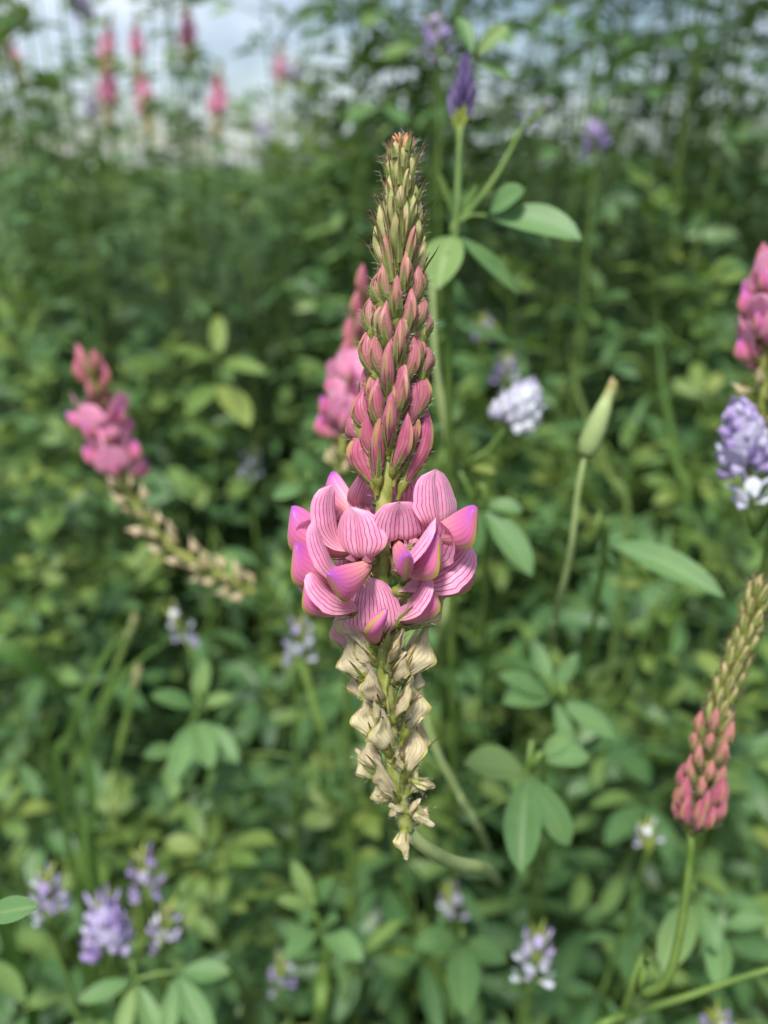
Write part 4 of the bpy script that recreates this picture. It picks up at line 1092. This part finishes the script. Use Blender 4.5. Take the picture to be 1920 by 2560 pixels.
# plants of the rows behind that can no longer be told apart: joined into one mass
import numpy as np
def join_mass(items, name, mats):
    V = []; Fc = []; UV = []; MI = []; off = 0
    for me, mt in items:
        nv_ = len(me.vertices); co = np.empty(nv_ * 3); me.vertices.foreach_get('co', co); co = co.reshape(-1, 3)
        A = np.array(mt); V.append(co @ A[:3, :3].T + A[:3, 3])
        li = np.empty(len(me.loops), dtype=np.int64); me.loops.foreach_get('vertex_index', li); Fc.append(li.reshape(-1, 4) + off)
        uv = np.empty(len(me.loops) * 2); me.uv_layers[0].data.foreach_get('uv', uv); UV.append(uv)
        mi = np.empty(len(me.polygons), dtype=np.int64); me.polygons.foreach_get('material_index', mi); MI.append(mi); off += nv_
    V = np.concatenate(V); Fc = np.concatenate(Fc)
    me = bpy.data.meshes.new(name); me.vertices.add(len(V)); me.vertices.foreach_set('co', V.ravel())
    me.loops.add(Fc.size); me.loops.foreach_set('vertex_index', Fc.ravel())
    me.polygons.add(len(Fc)); me.polygons.foreach_set('loop_start', np.arange(0, Fc.size, 4))
    ul = me.uv_layers.new(name='UVMap'); ul.data.foreach_set('uv', np.concatenate(UV))
    for m_ in mats: me.materials.append(m_)
    me.polygons.foreach_set('material_index', np.concatenate(MI)); me.polygons.foreach_set('use_smooth', [True] * len(Fc))
    me.update(calc_edges=True); me.validate()
    return link(name, me)
rows = join_mass([(BACK[i][0], m_) for i, m_ in REST] + [(BACK[i][1], m_ ) for i, m_ in REST], 'plant_rows', [M['leaf'], M['stem'], M['leafy']])
rows['kind'] = 'stuff'; rows['label'] = 'blurred mass of leafy plants in the farther rows'; rows['category'] = 'foliage'
# the rest of the meadow behind, read as one mass
mass = MB()
def far_leaf(p, L, W, a, el):
    x = Vector((math.cos(a) * math.cos(el), math.sin(a) * math.cos(el), math.sin(el))); y = Vector((-math.sin(a), math.cos(a), 0)); z = x.cross(y)
    i0 = mass.vert(p, (.5, 0)); i1 = mass.vert(p + x * L * .5 + y * W * .5 + z * .1 * W, (0, .5)); i2 = mass.vert(p + x * L, (.5, 1)); i3 = mass.vert(p + x * L * .5 - y * W * .5, (1, .5))
    mass.face((i0, i1, i2, i3))
for k in range(1250):
    x, y = sample(2.0, 9.0, 55, -55); r = math.hypot(x, y)
    h = (.50 + .02 * (r - 2)) * rnd.uniform(.75, 1.08) if x < .1 * r else (.54 + .02 * (r - 2)) * rnd.uniform(.75, 1.15)
    for i in range(46):
        f = 1 - rnd.random() ** 1.6 * .8; an = rnd.uniform(0, 6.28); p = Vector((x + rnd.gauss(0, .04), y + rnd.gauss(0, .04), h * f))
        far_leaf(p, rnd.uniform(.025, .045), rnd.uniform(.012, .018), an, rnd.uniform(-.2, .9))
mo = mass.obj('meadow_foliage', [M['leafd']]); mo['kind'] = 'stuff'
mo['label'] = 'distant green mass of meadow foliage below the horizon'; mo['category'] = 'foliage'
# short grass and low leaves on the ground between the stems
gr = MB()
for k in range(11000):
    x, y = sample(.05, 1.6, 45, -45); hh = rnd.uniform(.05, .20) if k % 6 else rnd.uniform(.2, .42); a = rnd.uniform(0, 6.28); ln = rnd.uniform(.1, .6) * hh
    sd_ = Vector((-math.sin(a), math.cos(a), 0)) * rnd.uniform(.0010, .0022); p = Vector((x, y, -.002)); q = Vector((math.cos(a), math.sin(a), 0))
    if not clear_ok(p + Vector((0, 0, hh)), 0, .26): continue
    i0 = gr.vert(p - sd_, (0, 0)); i1 = gr.vert(p + sd_, (1, 0)); m0 = p + q * ln * .35 + Vector((0, 0, hh * .65))
    i2 = gr.vert(m0 + sd_ * .8, (1, .6)); i3 = gr.vert(m0 - sd_ * .8, (0, .6)); i4 = gr.vert(p + q * ln + Vector((0, 0, hh)), (.5, 1))
    gr.face((i0, i1, i2, i3)); gr.face((i3, i2, i4))
go2 = gr.obj('grass', [M['grass']]); go2['kind'] = 'stuff'; go2['label'] = 'short grass growing on the ground between the stems'; go2['category'] = 'grass'
